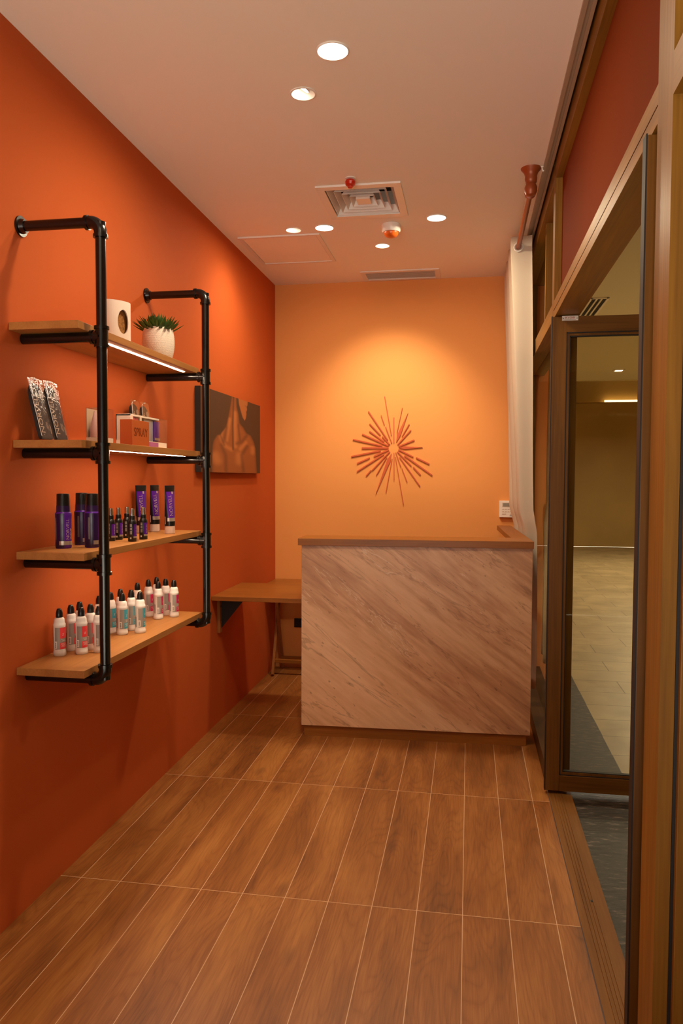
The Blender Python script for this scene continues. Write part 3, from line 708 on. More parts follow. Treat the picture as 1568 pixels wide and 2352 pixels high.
tubes = [((-1.412, 3.095), 'purple lotion tube behind the small spray bottles'),
         ((-1.392, 3.195), 'purple lotion tube at the wall, middle of the three'),
         ((-1.274, 3.082), 'purple lotion tube closest to the far pole, near the board front')]
c0 = None
for k, (p, lab) in enumerate(tubes):
    rz = math.radians((-22, -14, -18)[k])
    if c0 is None: c0 = lotion_tube(lab); c0.location = (*p, Z3); c0.rotation_euler = (0, 0, rz)
    else: dup(c0, (*p, Z3), rz, lab)

# --- second shelf: bagged mitts, clear box, orange box, display kit
def mitt_packet(label, group):
    """stands in the local YZ plane, face to +X; leaned by the root's rotation"""
    t = thing('tanning_mitt_packet', label, 'mitt packet', (0, 0, 0), 0, group)
    W, Hh = 0.072, 0.196
    bm = bm_new(); prof = []
    pts = [(-W/2, 0.004), (W/2, 0.004), (W/2+0.001, 0.14)]
    for k in range(13):
        a = PI*k/12; pts.append((W/2*math.cos(a), 0.150+0.044*math.sin(a)))
    pts.append((-W/2-0.001, 0.14))
    prism(bm, pts, 0, 0.004, 0.018); bmesh.ops.bevel(bm, geom=[e for e in bm.edges], offset=0.003, segments=2, affect='EDGES')
    mt = obj('mitt', bm, M['mitt'], t, True)
    text_obj('lettering', 'NORVELL', 0.031, M['gold'], mt, Matrix(((0, 0, 1, 0.0188), (0, -1, 0, -0.018), (1, 0, 0, 0.092), (0, 0, 0, 1))), 0.0002, 1.0, 0, stretch=(1.06, 1.0))
    bm = bm_new()
    for y, z0, z1 in ((0.008, 0.040, 0.062), (0.012, 0.036, 0.062), (0.018, 0.034, 0.060), (0.026, 0.022, 0.052), (0.030, 0.022, 0.048)): box(bm, 0.0184, 0.0188, y, y+0.0016, z0, z1)
    obj('small_print', bm, M['disc'], mt)
    bm = bm_new(); tube(bm, [(0.0184, 0.022, 0.158), (0.0190, 0.022, 0.158)], 0.013, 24); obj('round_sticker', bm, M['disc'], mt)
    bm = bm_new(); pts = [(-W/2-0.004, 0.0), (W/2+0.004, 0.0), (W/2+0.005, 0.16), (W/2+0.006, 0.205), (0, 0.212), (-W/2-0.006, 0.208), (-W/2-0.005, 0.16)]
    prism(bm, pts, 0, 0.0205, 0.0212)
    obj('clear_bag', bm, M['bag'], t)
    bm = bm_new(); tube(bm, [(0.0215, -W/2+0.002, 0.150), (0.0215, -W/2+0.006, 0.192), (0.0215, -W/2+0.014, 0.200)], 0.0012, 6); tube(bm, [(0.0215, -W/2-0.004, 0.01), (0.0215, -W/2-0.005, 0.15)], 0.0007, 6)
    lathe(bm, [(0.0045, 0), (0.0045, 0.002)], 14, (0.0205, 0.0, 0.205))
    obj('bag_fold', bm, M['white_label'], t, True)
    return t
mp0 = mitt_packet('black mitt packet in clear bag leaning at the near end of second shelf', 'bagged black mitts')
lean = math.radians(-14)
mp0.location = (-1.392, 2.305, Z2); mp0.rotation_euler = (0, lean, 0)
dup(mp0, (-1.388, 2.390, Z2), 0, 'black mitt packet in clear bag, second along, beside the bare orange wall')
dup(mp0, (-1.405, 3.040, Z2), 0, 'bagged black mitt peeking over the display kit, nearer the camera')
dup(mp0, (-1.405, 3.140, Z2), 0, 'bagged black mitt peeking over the display kit, farther one')
for o in COL.objects:
    if o.name.startswith('tanning_mitt_packet') and o is not mp0: o.rotation_euler = (0, lean*0.55 if o.location.y > 2.9 else lean, 0)
# clear box with a pink cone
cb = thing('clear_gift_box', 'small clear plastic box holding a pinkish cone, behind the near pole', 'gift box', (-1.29, 2.552, Z2))
bm = bm_new(); box(bm, -0.056, 0.0, -0.050, 0.044, 0.0, 0.023, 0.001); obj('white_base', bm, M['kit_white'], cb)
bm = bm_new(); box(bm, -0.057, 0.001, -0.051, 0.045, 0.0, 0.128); obj('clear_cover', bm, M['acetate'], cb)
bm = bm_new(); lathe(bm, [(0.020, 0.024), (0.0195, 0.05), (0.004, 0.118)], 24, (-0.032, -0.029, 0)); obj('cone', bm, plain('dusty_pink', (196, 150, 140), 0.4), cb, True)
bm = bm_new(); box(bm, -0.055, -0.053, -0.049, 0.043, 0.023, 0.126); obj('backing_card', bm, plain('taupe_card', (176, 148, 120), 0.6), cb)
# orange box
ob = thing('orange_box', 'small orange box lettered in raised capitals on second shelf', 'box', (-1.232, 2.706, Z2))
bm = bm_new(); box(bm, -0.048, 0.0, -0.076, 0.076, 0.0, 0.096, 0.0012); obj('box_body', bm, M['orange_box'], ob)
text_obj('lettering', 'SPRAY', 0.047, M['orange_letters'], ob, Matrix(((0, 0, 1, 0.0004), (1, 0, 0, 0.0), (0, 1, 0, 0.050), (0, 0, 0, 1))), 0.0006, 0.95, -0.0004, stretch=(0.95, 1.0))
# display kit
dk = thing('display_kit', 'clear fronted display kit of tubes in a white card frame', 'cosmetics kit', (-1.292, 2.908, Z2))
bm = bm_new(); box(bm, -0.060, 0.0, -0.163, 0.190, 0.0, 0.028, 0.001); obj('printed_base', bm, M['kit_white'], dk)
bm = bm_new(); box(bm, 0.0002, 0.0008, -0.158, 0.10, 0.003, 0.026); obj('base_print', bm, M['lilac'], dk)
bm = bm_new(); box(bm, -0.060, 0.0, -0.163, 0.110, 0.119, 0.126, 0.001); box(bm, -0.060, 0.0, -0.163, -0.158, 0.028, 0.126); box(bm, -0.060, -0.057, -0.163, 0.110, 0.028, 0.126); box(bm, -0.004, 0.0, -0.158, -0.140, 0.028, 0.119); box(bm, -0.004, 0.0, -0.075, -0.062, 0.028, 0.119)
obj('card_frame', bm, M['kit_white'], dk)
bm = bm_new(); box(bm, -0.040, -0.006, -0.138, -0.112, 0.060, 0.116, 0.002); obj('pink_packet', bm, M['pink'], dk)
bm = bm_new(); box(bm, -0.040, -0.006, -0.108, -0.078, 0.060, 0.116, 0.002); obj('pink_packet', bm, M['pink'], dk)
bm = bm_new(); lathe(bm, [(0.014, 0.028), (0.014, 0.10), (0.010, 0.104), (0.010, 0.116)], 22, (-0.024, -0.044, 0)); obj('vial', bm, M['steel'], dk, True)
bm = bm_new(); box(bm, -0.036, -0.006, -0.026, 0.064, 0.028, 0.118, 0.006); obj('grey_tube', bm, M['kit_blue'], dk, True)
pt = bm_new(); box(pt, -0.034, -0.004, 0.068, 0.128, 0.032, 0.116, 0.006); pto = obj('purple_tube', pt, M['purple'], dk, True)
bm = bm_new(); box(bm, -0.004, -0.003, 0.072, 0.124, 0.036, 0.046); obj('silver_band', bm, M['silver'], pto)
bm = bm_new(); box(bm, -0.061, 0.0015, -0.164, 0.191, 0.0285, 0.127); obj('clear_cover', bm, M['acetate'], dk)

# --- top shelf: white diffuser and potted succulent
vs = thing('ceramic_diffuser', 'white ceramic oval burner with arched opening on top shelf', 'vase', (-1.312, 2.655, Z1), math.radians(-30))
bm = bm_new(); seg = 56; ha, hb, hz = 0.050, 0.062, 0.158
# shell: stadium plan, hole cut by boolean
def oval(bm, a, b, z0, z1, seg=56, pw=2.6):
    R0, R1 = [], []
    for k in range(seg):
        t_ = 2*PI*k/seg; c, s = math.cos(t_), math.sin(t_)
        x = a*math.copysign(abs(c)**(2/pw), c); y = b*math.copysign(abs(s)**(2/pw), s)
        R0.append(bm.verts.new((x, y, z0))); R1.append(bm.verts.new((x, y, z1)))
    for k in range(seg): bm.faces.new((R0[k], R0[(k+1) % seg], R1[(k+1) % seg], R1[k]))
    bm.faces.new(R0[::-1]); bm.faces.new(R1); return bm
so = obj('burner_shell', oval(bm_new(), ha, hb, 0, hz, pw=2.3), M['ceramic'], None)
c1 = obj('cutter', oval(bm_new(), ha-0.006, hb-0.006, 0.008, hz-0.006, pw=2.3), M['dark'], None)
bm = bm_new(); pts = [(0.008+0.024*math.cos(2*PI*k/40), 0.082+0.044*math.sin(2*PI*k/40)) for k in range(40)]
prism(bm, pts, 0, 0.0, 0.1); c2 = obj('cutter', bm, M['dark'], None)
for c in (c1, c2):
    md = so.modifiers.new('cut', 'BOOLEAN'); md.operation = 'DIFFERENCE'; md.object = c; md.solver = 'EXACT'
bpy.context.view_layer.update()
me = bpy.data.meshes.new_from_object(so.evaluated_get(bpy.context.evaluated_depsgraph_get())); so.modifiers.clear(); so.data = me
for c in (c1, c2): bpy.data.objects.remove(c)
so.parent = vs
bm = bm_new(); oval(bm, 0.036, 0.048, 0.010, 0.125, 40, 2.3); obj('granule_fill', bm, M['sand'], vs, True)
sp = thing('potted_succulent', 'spiky green succulent in a textured white pot on top shelf', 'potted plant', (-1.285, 3.00, Z1))
bm = bm_new(); prof = [(0.044, 0)]
for k in range(41):
    f = k/40; r = 0.050+0.0165*math.sin(PI*min(1.0, 0.06+f*0.80))**0.7; prof.append((r+0.00035*math.sin(f*PI*2*13), 0.003+f*0.122))
prof += [(0.0575, 0.127), (0.055, 0.124), (0.054, 0.110)]
lathe(bm, prof, 56, cap1=False); obj('pot', bm, M['pot'], sp, True)
bm = bm_new(); lathe(bm, [(0.0545, 0.111), (0.02, 0.116)], 24); obj('soil', bm, M['soil'], sp, True)
bm = bm_new(); rnd = random.Random(3)
for k in range(120):
    ph = 2*PI*(k*0.618034 % 1); f = (k+0.5)/120; tilt = math.radians(5+f*66+rnd.uniform(-6, 6)); ln = 0.066+rnd.uniform(-0.014, 0.012); r0 = 0.008+0.038*f
    b0 = Vector((r0*math.cos(ph), r0*math.sin(ph), 0.112)); d = Vector((math.sin(tilt)*math.cos(ph), math.sin(tilt)*math.sin(ph), math.cos(tilt)))
    side = Vector((-math.sin(ph), math.cos(ph), 0)); nrm = side.cross(d); prev = None; wv = 0.0075+rnd.uniform(-0.001, 0.001)
    prof_ = [(0, 0.6), (0.3, 1.0), (0.6, 0.85), (0.85, 0.4), (1.0, 0.03)]
    for (q, wk) in prof_:
        c = b0+d*ln*q+Vector((0, 0, 0.010*q*q*math.sin(tilt))); ring = [bm.verts.new(c+side*wv*wk*math.cos(2*PI*j/6)+nrm*wv*0.35*wk*math.sin(2*PI*j/6)) for j in range(6)]
        if prev:
            for j in range(6): bm.faces.new((prev[j], prev[(j+1) % 6], ring[(j+1) % 6], ring[j]))
        prev = ring
obj('foliage', bm, M['leafgreen'], sp, True)

# ------------------------------------------------------------------ canvas print on the left wall
CY0, CY1c, CZ0, CZ1 = 3.855, 5.015, 1.476, 1.936
cp = thing('canvas_print', 'brown canvas print of bare neck and shoulders on orange wall', 'picture', (XL, (CY0+CY1c)/2, (CZ0+CZ1)/2))
hw, hh = (CY1c-CY0)/2, (CZ1-CZ0)/2
obj('canvas_body', box(bm_new(), 0.0005, 0.0315, -hw, hw, -hh, hh, 0.001), M['canvas_side'], cp)
BODY = [(0.148, 0.009), (0.159, 0.313), (0.177, 0.389), (0.23, 0.463), (0.277, 0.478), (0.343, 0.557), (0.372, 0.609), (0.403, 0.724), (0.434, 0.857), (0.465, 1.009), (0.548, 1.03), (0.559, 0.887), (0.585, 0.793), (0.601, 0.674), (0.668, 0.626), (0.725, 0.559), (0.809, 0.537), (0.87, 0.457), (0.907, 0.363), (0.919, 0.213), (0.938, -0.02), (0.147, -0.028)]
FACE = [(0.575, 1.026), (0.753, 1.026), (0.747, 0.948), (0.732, 0.926), (0.738, 0.885), (0.721, 0.848), (0.726, 0.824), (0.715, 0.761), (0.691, 0.724), (0.652, 0.765), (0.613, 0.859), (0.586, 0.935)]
JAW = [(0.538, 1.02), (0.575, 0.939), (0.613, 0.833), (0.679, 0.722), (0.714, 0.685), (0.634, 0.654), (0.591, 0.763), (0.548, 0.885)]
DK = [([(0.496, 1.0), (0.478, 0.628), (0.483, 0.307)], 0.0052), ([(0.363, 0.576), (0.333, 0.4)], 0.0082), ([(0.295, 0.343), (0.361, 0.217), (0.366, 0.022)], 0.0075), ([(0.725, 0.517), (0.634, 0.42), (0.546, 0.393)], 0.0067), ([(0.736, 0.372), (0.633, 0.237), (0.666, 0.028)], 0.0075), ([(0.574, 0.643), (0.606, 0.441)], 0.0045), ([(0.277, 0.47), (0.342, 0.348)], 0.0037)]
LT = [([(0.286, 0.448), (0.352, 0.341), (0.452, 0.304)], 0.0082), ([(0.713, 0.422), (0.611, 0.326)], 0.0082), ([(0.845, 0.359), (0.844, 0.296)], 0.0105), ([(0.202, 0.204), (0.229, 0.148)], 0.0168), ([(0.589, 0.233), (0.588, 0.15)], 0.0149), ([(0.516, 0.796), (0.524, 0.35)], 0.0082), ([(0.433, 0.698), (0.382, 0.415)], 0.006), ([(0.343, 0.557), (0.304, 0.459)], 0.0067)]
AX, AY = 1.16*0.31, 0.46
def seg_d(p, a, b):
    px, py = p[0]*AX, p[1]*AY; ax, ay, bx, by = a[0]*AX, a[1]*AY, b[0]*AX, b[1]*AY
    dx, dy = bx-ax, by-ay; t = max(0, min(1, ((px-ax)*dx+(py-ay)*dy)/max(1e-9, dx*dx+dy*dy)))
    return math.hypot(px-ax-t*dx, py-ay-t*dy)
def inside(p, poly):
    c = False; n = len(poly)
    for i in range(n):
        (x0, y0), (x1, y1) = poly[i], poly[(i+1) % n]
        if (y0 > p[1]) != (y1 > p[1]) and p[0] < (x1-x0)*(p[1]-y0)/(y1-y0)+x0: c = not c
    return c
def sdist(p, poly):
    d = min(seg_d(p, poly[i], poly[(i+1) % len(poly)]) for i in range(len(poly)))
    return -d if inside(p, poly) else d
def smooth(a, b, x):
    t = max(0, min(1, (x-a)/(b-a))); return t*t*(3-2*t)
def mixc(a, b, t): return tuple(x*(1-t)+y*t for x, y in zip(a, b))
BG, SK, HI, SH = lin((72, 40, 13))[:3], lin((150, 78, 28))[:3], lin((188, 110, 56))[:3], lin((76, 37, 11))[:3]
def art(u, v):
    p = (u, v); c = BG
    d = sdist(p, BODY); k = 1-smooth(-0.006, 0.003, d)
    s = SK
    s = mixc(s, SH, 0.45*smooth(-0.022, 0.0, d))
    for pts, r in LT:
        dd = min(seg_d(p, a, b) for a, b in zip(pts, pts[1:])); s = mixc(s, HI, 0.8*(1-smooth(0, r*2.6, dd)))
    for q, (pts, r) in enumerate(DK):
        dd = min(seg_d(p, a, b) for a, b in zip(pts, pts[1:])); s = mixc(s, SH, (0.8 if q == 0 else 0.5)*(1-smooth(0, r*(1.8 if q == 0 else 2.6), dd)))
    c = mixc(c, s, k)
    c = mixc(c, BG, 1-smooth(-0.004, 0.004, sdist(p, JAW)))
    dF = sdist(p, FACE); f = mixc(SK, HI, 0.45); f = mixc(f, SH, 0.35*(1-smooth(0.0, 0.006, seg_d(p, (0.70, 0.93), (0.735, 0.92)))))
    f = mixc(f, lin((190, 84, 52))[:3], 0.8*(1-smooth(0.002, 0.006, seg_d(p, (0.722, 0.872), (0.732, 0.862)))))
    c = mixc(c, f, 1-smooth(-0.003, 0.002, dF))
    return c
nu, nv = 190, 90
bm = bm_new(); layer = bm.loops.layers.color.new('print')
grid = [[bm.verts.new((0.0318, -hw+2*hw*i/nu, -hh+2*hh*j/nv)) for i in range(nu+1)] for j in range(nv+1)]
cols = [[art(i/nu, j/nv) for i in range(nu+1)] for j in range(nv+1)]
def srgb(c): return tuple(12.92*v if v <= 0.0031308 else 1.055*v**(1/2.4)-0.055 for v in c)
for j in range(nv):
    for i in range(nu):
        f = bm.faces.new((grid[j][i], grid[j][i+1], grid[j+1][i+1], grid[j+1][i]))
        for lp, (a, b) in zip(f.loops, ((j, i), (j, i+1), (j+1, i+1), (j+1, i))): lp[layer] = (*srgb(cols[a][b]), 1)
mt, t, b = nt('canvas_print_surface'); at = N(t, 'ShaderNodeVertexColor'); at.layer_name = 'print'; L(t, at.outputs[0], b.inputs['Base Color']); b.inputs['Roughness'].default_value = 0.7
wv_ = N(t, 'ShaderNodeTexNoise', Scale=900.0); bp = N(t, 'ShaderNodeBump', Strength=0.1, Distance=0.001); L(t, wv_.outputs['Fac'], bp.inputs['Height']); L(t, bp.outputs['Normal'], b.inputs['Normal'])
obj('printed_face', bm, mt, cp)

# ------------------------------------------------------------------ starburst on the back wall
BARS = [(-0.618, 2.044, -0.567, 1.761, 0.006), (-0.737, 1.937, -0.594, 1.727, 0.009), (-0.643, 1.908, -0.619, 1.838, 0.006), (-0.609, 1.822, -0.564, 1.705, 0.006), (-0.549, 1.89, -0.548, 1.704, 0.0055), (-0.488, 1.96, -0.526, 1.777, 0.005), (-0.437, 1.84, -0.488, 1.752, 0.0075), (-0.425, 1.797, -0.52, 1.692, 0.01), (-0.398, 1.725, -0.512, 1.678, 0.011), (-0.514, 1.656, -0.406, 1.602, 0.011), (-0.383, 1.596, -0.289, 1.55, 0.011), (-0.469, 1.612, -0.267, 1.468, 0.011), (-0.521, 1.641, -0.42, 1.538, 0.009), (-0.404, 1.527, -0.352, 1.471, 0.01), (-0.504, 1.6, -0.355, 1.388, 0.008), (-0.533, 1.634, -0.495, 1.529, 0.007), (-0.487, 1.517, -0.45, 1.42, 0.006), (-0.536, 1.6, -0.474, 1.25, 0.006), (-0.547, 1.632, -0.545, 1.429, 0.005), (-0.561, 1.586, -0.604, 1.341, 0.0065), (-0.6, 1.6, -0.676, 1.467, 0.007), (-0.579, 1.641, -0.708, 1.502, 0.01), (-0.717, 1.502, -0.752, 1.461, 0.01), (-0.622, 1.622, -0.82, 1.493, 0.011), (-0.586, 1.654, -0.695, 1.605, 0.0125), (-0.727, 1.595, -0.82, 1.553, 0.011), (-0.645, 1.648, -0.864, 1.604, 0.012), (-0.587, 1.668, -0.786, 1.668, 0.0141), (-0.632, 1.682, -0.852, 1.731, 0.011), (-0.587, 1.683, -0.783, 1.77, 0.012), (-0.62, 1.714, -0.729, 1.791, 0.01), (-0.578, 1.693, -0.634, 1.752, 0.0085), (-0.647, 1.762, -0.728, 1.846, 0.009)]
KITES = [[(-0.446, 1.923), (-0.525, 1.761), (-0.531, 1.707), (-0.501, 1.756)], [(-0.337, 1.671), (-0.465, 1.679), (-0.507, 1.668), (-0.467, 1.658)], [(-0.681, 1.324), (-0.596, 1.583), (-0.565, 1.627), (-0.571, 1.575)]]
SC = (-0.549, 1.668)
sb = thing('starburst_wall_decor', 'burnt orange starburst of separate rays on peach back wall', 'wall decoration', (SC[0], YB, SC[1]))
for (x0, z0, x1, z1, wd) in BARS:
    d = Vector((x1-x0, z1-z0)).normalized(); n = Vector((-d.y, d.x))*wd*0.42
    pts = [(x0-SC[0]+n.x, z0-SC[1]+n.y), (x1-SC[0]+n.x, z1-SC[1]+n.y), (x1-SC[0]-n.x, z1-SC[1]-n.y), (x0-SC[0]-n.x, z0-SC[1]-n.y)]
    obj('ray', prism(bm_new(), pts, 1, -0.010, -0.0003), M['star'], sb)
for k in KITES:
    obj('ray', prism(bm_new(), [(x-SC[0], z-SC[1]) for x, z in k], 1, -0.010, -0.0003), M['star'], sb)

# ------------------------------------------------------------------ reception counter
rc = thing('reception_counter', 'marble fronted reception counter with oak ledge and plinth', 'reception counter', (-0.912, 4.068, 0.0), math.radians(2.0))
CW = 1.252
obj('marble_panel', box(bm_new(), 0, CW, 0, 0.02, 0.062, 1.074, 0.0015), M['marble'], rc)
obj('plinth', box(bm_new(), 0.014, CW-0.020, 0.012, 0.10, 0.0, 0.062), M['oak_x'], rc)
obj('carcass', box(bm_new(), 0.004, CW-0.003, 0.02, 0.19, 0.062, 1.074), M['oak_z'], rc)
obj('front_ledge', box(bm_new(), -0.018, CW+0.004, -0.016, 0.235, 1.074, 1.112, 0.002), M['oak_x'], rc)
bm = bm_new(); box(bm, CW-0.092, CW+0.004, 0.235, 1.36, 1.080, 1.112, 0.002); ob_ = obj('side_ledge', bm, M['oak_y'], rc)
bm = bm_new(); box(bm, CW-0.060, CW-0.035, 0.235, 0.80, 0.85, 1.080); obj('side_panel', bm, M['oak_z'], rc)

# ------------------------------------------------------------------ desk, folding table
ds = thing('wall_desk', 'oak desk board on a wall bracket beside the marble counter', 'desk', (XL, 4.10, 0.0))
obj('desk_top', box(bm_new(), 0.001, 0.535, 0.0, 0.58, 0.742, 0.767, 0.0015), M['oak_x'], ds)
bm = bm_new(); box(bm, 0.001, 0.018, 0.10, 0.14, 0.535, 0.742, 0.001); box(bm, 0.001, 0.20, 0.10, 0.14, 0.724, 0.742, 0.001)
br = obj('wall_bracket', bm, M['oak_z'], ds)
bm = bm_new(); tube(bm, [(0.018, 0.115, 0.598), (0.024, 0.115, 0.598)], 0.006, 12); tube(bm, [(0.018, 0.115, 0.690), (0.022, 0.115, 0.690)], 0.005, 12); obj('bracket_bolt', bm, M['steel'], br, True)
bm = bm_new(); prism(bm, [(0.018, 0.560), (0.150, 0.724), (0.018, 0.724)], 1, 0.128, 0.136); obj('bracket_shadow', bm, M['gasket'], br)  # black triangle put in for the bracket's shadow on the wall
ft = thing('folding_table', 'folding oak side table with crossed legs in the back corner', 'folding table', (-1.20, 5.37, 0.0))
obj('table_top', box(bm_new(), -0.244, 0.30, -0.17, 0.172, 0.658, 0.678, 0.0015), M['oak_x'], ft)
def leg(bm, x, y0, z0, y1, z1, s=0.013):
    d = Vector((0, y1-y0, z1-z0)).normalized(); n = Vector((0, d.z, -d.y))*s
    prism(bm, [(y0-n.y, z0-n.z), (y1-n.y, z1-n.z), (y1+n.y, z1+n.z), (y0+n.y, z0+n.z)], 0, x-0.009, x+0.009); return bm
for x, s in ((-0.195, 1), (0.25, 1)):
    obj('leg', leg(bm_new(), x, -0.10, 0.012, 0.13, 0.655), M['oak_z'], ft)
    obj('leg', leg(bm_new(), x+0.020, 0.13, 0.012, -0.10, 0.655), M['oak_z'], ft)
obj('stretcher', box(bm_new(), -0.186, 0.241, -0.075, -0.050, 0.092, 0.118, 0.002), M['oak_x'], ft)
obj('stretcher', box(bm_new(), -0.186, 0.241, 0.085, 0.105, 0.08, 0.106, 0.002), M['oak_x'], ft)

# ------------------------------------------------------------------ back wall fittings
so_ = thing('power_socket', 'black power socket low on the back wall under the desk', 'socket', (-1.255, YB, 0.345))
obj('face_plate', box(bm_new(), -0.043, 0.043, -0.009, -0.0003, -0.034, 0.034, 0.002), M['black_plastic'], so_)
bm = bm_new()
for x, z in ((-0.02, 0), (0.02, 0), (0, 0.012)): box(bm, x-0.003, x+0.003, -0.0096, -0.009, z-0.006, z+0.006)
obj('socket_holes', bm, M['gasket'], so_)
kp = thing('alarm_keypad', 'white alarm keypad with grey screen beside the curtain', 'keypad', (0.279, YB, 1.226))
obj('housing', box(bm_new(), -0.062, 0.062, -0.026, -0.0003, -0.060, 0.060, 0.003), M['white_plastic'], kp)
sc_ = obj('screen_bezel', box(bm_new(), -0.042, 0.042, -0.0275, -0.026, 0.017, 0.047, 0.0006), M['grille'], kp)
obj('screen', box(bm_new(), -0.036, 0.036, -0.0282, -0.0275, 0.020, 0.043), M['lcd'], sc_)
for r_ in range(3):
    for c_ in range(5):
        if r_ == 2 and c_ not in (0, 3): continue
        wd = 0.0065 if r_ < 2 else 0.017
        obj('key', box(bm_new(), -0.042+c_*0.019-(0 if r_ < 2 else 0.002), -0.042+c_*0.019+wd*(2 if r_ < 2 else 1.6), -0.0275, -0.026, -0.004-r_*0.017, 0.002-r_*0.017, 0.0005), M['grille'], kp)
bm = bm_new(); prism(bm, [(0.010, -0.050), (0.016, -0.050), (0.018, -0.0445), (0.013, -0.0445)], 1, -0.0270, -0.0260); box(bm, 0.021, 0.046, -0.0270, -0.0260, -0.0492, -0.0462); obj('maker_mark', bm, M['ink'], kp)

# ------------------------------------------------------------------ curtain and rod
RX, RZ = 0.268, 2.788
rod = thing('curtain_rod', 'copper brown curtain rod hung from the ceiling by a turned bracket', 'curtain rod', (RX, 3.66, RZ))
obj('pole', tube(bm_new(), [(0, 0.0, 0), (0, 1.87, 0)], 0.0135, 20), M['copper'], rod, True)
bm = bm_new(); lathe(bm, [(0.010, -0.030), (0.022, -0.024), (0.029, -0.008), (0.029, 0.010), (0.023, 0.024), (0.021, 0.028), (0.026, 0.034), (0.028, 0.048), (0.027, 0.062), (0.032, 0.078), (0.045, 0.092), (0.047, CH-RZ-0.0006)], 28)
obj('ceiling_bracket', bm, M['copper'], rod, True)
bm = bm_new(); tube(bm, [(0, 0.030, 0), (0, 0.036, 0), (0, 0.046, 0), (0, 0.052, 0)], [0.016, 0.027, 0.027, 0.016], 24); obj('collar_ring', bm, M['copper'], rod, True)
bm = bm_new(); box(bm, 0.040, 0.070, -0.020, 0.020, CH-RZ-0.004, CH-RZ-0.0004); box(bm, 0.050, 0.058, -0.004, 0.004, CH-RZ-0.018, CH-RZ-0.004); obj('fixing_plate', bm, M['white_metal'], rod)
ct = thing('curtain', 'long off white eyelet curtain gathered against the glass partition', 'curtain', (RX, 4.535, 0.0))
folds, nseg, nz = 8, 16, 40
bm = bm_new(); rows = []
for j in range(nz+1):
    z = 0.20+(2.852-0.20)*j/nz; f = max(0.0, min(1.0, (z-1.13)/(2.80-1.13)))
    g = max(0.0, min(1.0, (z-1.125)/0.13)); g = g*g*(3-2*g)
    cx = 0.370*(1-g)+g*(0.346+(0.284-0.346)*f); amp = 0.028*(1-g)+g*(0.034+(0.060-0.034)*f); y1 = 0.945
    row = []
    for i in range(folds*nseg+1):
        u = i/(folds*nseg); ph = u*folds*PI
        wob = 0.006*math.sin(9*u+3*z)*(1-f)
        s = math.cos(ph); s = math.copysign(abs(s)**0.75, s)
        yy = (0.028*i/nseg if i <= nseg else 0.028+(y1-0.028)*(i-nseg)/((folds-1)*nseg)) + 0.010*math.sin(2*ph)*f*(i > nseg)
        row.append(bm.verts.new((cx+amp*s+wob-RX-0.028*u*(1-f), yy, z)))
    rows.append(row)
for a, c in zip(rows, rows[1:]):
    for i in range(len(a)-1): bm.faces.new((a[i], a[i+1], c[i+1], c[i]))
cur = obj('fabric', bm, M['curtain'], ct, True)
md = cur.modifiers.new('thickness', 'SOLIDIFY'); md.thickness = 0.0022; md.offset = 0
for i in range(folds):
    u = (i+0.5)/folds; bm = bm_new(); seg = 28; R_ = 0.024; r_ = 0.0045
    rings = []
    for k in range(seg):
        a = 2*PI*k/seg; c = Vector((R_*math.cos(a), 0, R_*math.sin(a))); rings.append([bm.verts.new(c+r_*(math.cos(2*PI*q/8)*c.normalized()+math.sin(2*PI*q/8)*Vector((0, 1, 0)))) for q in range(8)])
    for k in range(seg):
        for q in range(8): bm.faces.new((rings[k][q], rings[k][(q+1) % 8], rings[(k+1) % seg][(q+1) % 8], rings[(k+1) % seg][q]))
    yy = 0.012 if i == 0 else 0.028+0.917*(i-0.5)/(folds-1)
    obj('eyelet', bm, M['white_metal'], ct, True, loc=(0.0, yy-0.004, RZ), rot=(0, 0, math.radians(-5 if i == 0 else (-28 if i % 2 else 28))))

# ------------------------------------------------------------------ ceiling fittings
dl_lab = ['large round lit downlight nearest the camera', 'round lit downlight between the hatch-edge spotlight and the smoke detector', 'round lit downlight on the curtain side of the air diffuser', 'round lit downlight above the entrance behind the camera']
for (x, y), lab in zip(DOWN[:3], dl_lab):
    d = thing('downlight', lab, 'ceiling light', (x, y, CH), 0, 'flush round downlights')
    obj('trim_ring', lathe(bm_new(), [(0.055, -0.0002), (0.056, -0.003), (0.052, -0.006), (0.050, -0.004)], 48, cap1=False), M['white_metal'], d, True)
    obj('diffuser', lathe(bm_new(), [(0.051, -0.002), (0.0505, -0.005), (0.030, -0.0058)], 48), M['lamp'], d, True)
sl_lab = ['tilted recessed spotlight over the shelves, half of its lens showing', 'tilted recessed spotlight touching the access hatch edge', 'small tilted recessed spotlight aimed at the starburst wall']
for (xy, tgt, p, a), lab in zip(SPOTS[:3], sl_lab):
    s = thing('recessed_spotlight', lab, 'ceiling light', (xy[0], xy[1], CH), 0, 'recessed tilting spotlights')
    obj('trim_ring', lathe(bm_new(), [(0.050, -0.0002), (0.050, -0.0025), (0.0435, -0.004), (0.0425, 0.0)], 44, cap0=False, cap1=False), M['white_metal'], s, True)
    obj('cup', lathe(bm_new(), [(0.0432, 0.0), (0.0420, 0.045), (0.030, 0.085)], 44, cap0=False), M['white_metal'], s, True)
    d = (Vector(tgt)-Vector((xy[0], xy[1], CH))).normalized(); q = Vector((0, 0, -1)).rotation_difference(d)
    bm = bm_new(); lathe(bm, [(0.0270, 0.030), (0.0285, 0.004), (0.0275, 0.002)], 36); h_ = obj('lamp_head', bm, M['white_metal'], s, True, loc=(-0.004, 0, 0.019)); h_.rotation_euler = q.to_euler()
    bm = bm_new(); lathe(bm, [(0.0265, 0.0015), (0.0250, 0.0005), (0.012, -0.0005)], 36); l_ = obj('lens', bm, M['lens'], s, True, loc=(-0.004, 0, 0.019)); l_.rotation_euler = q.to_euler()
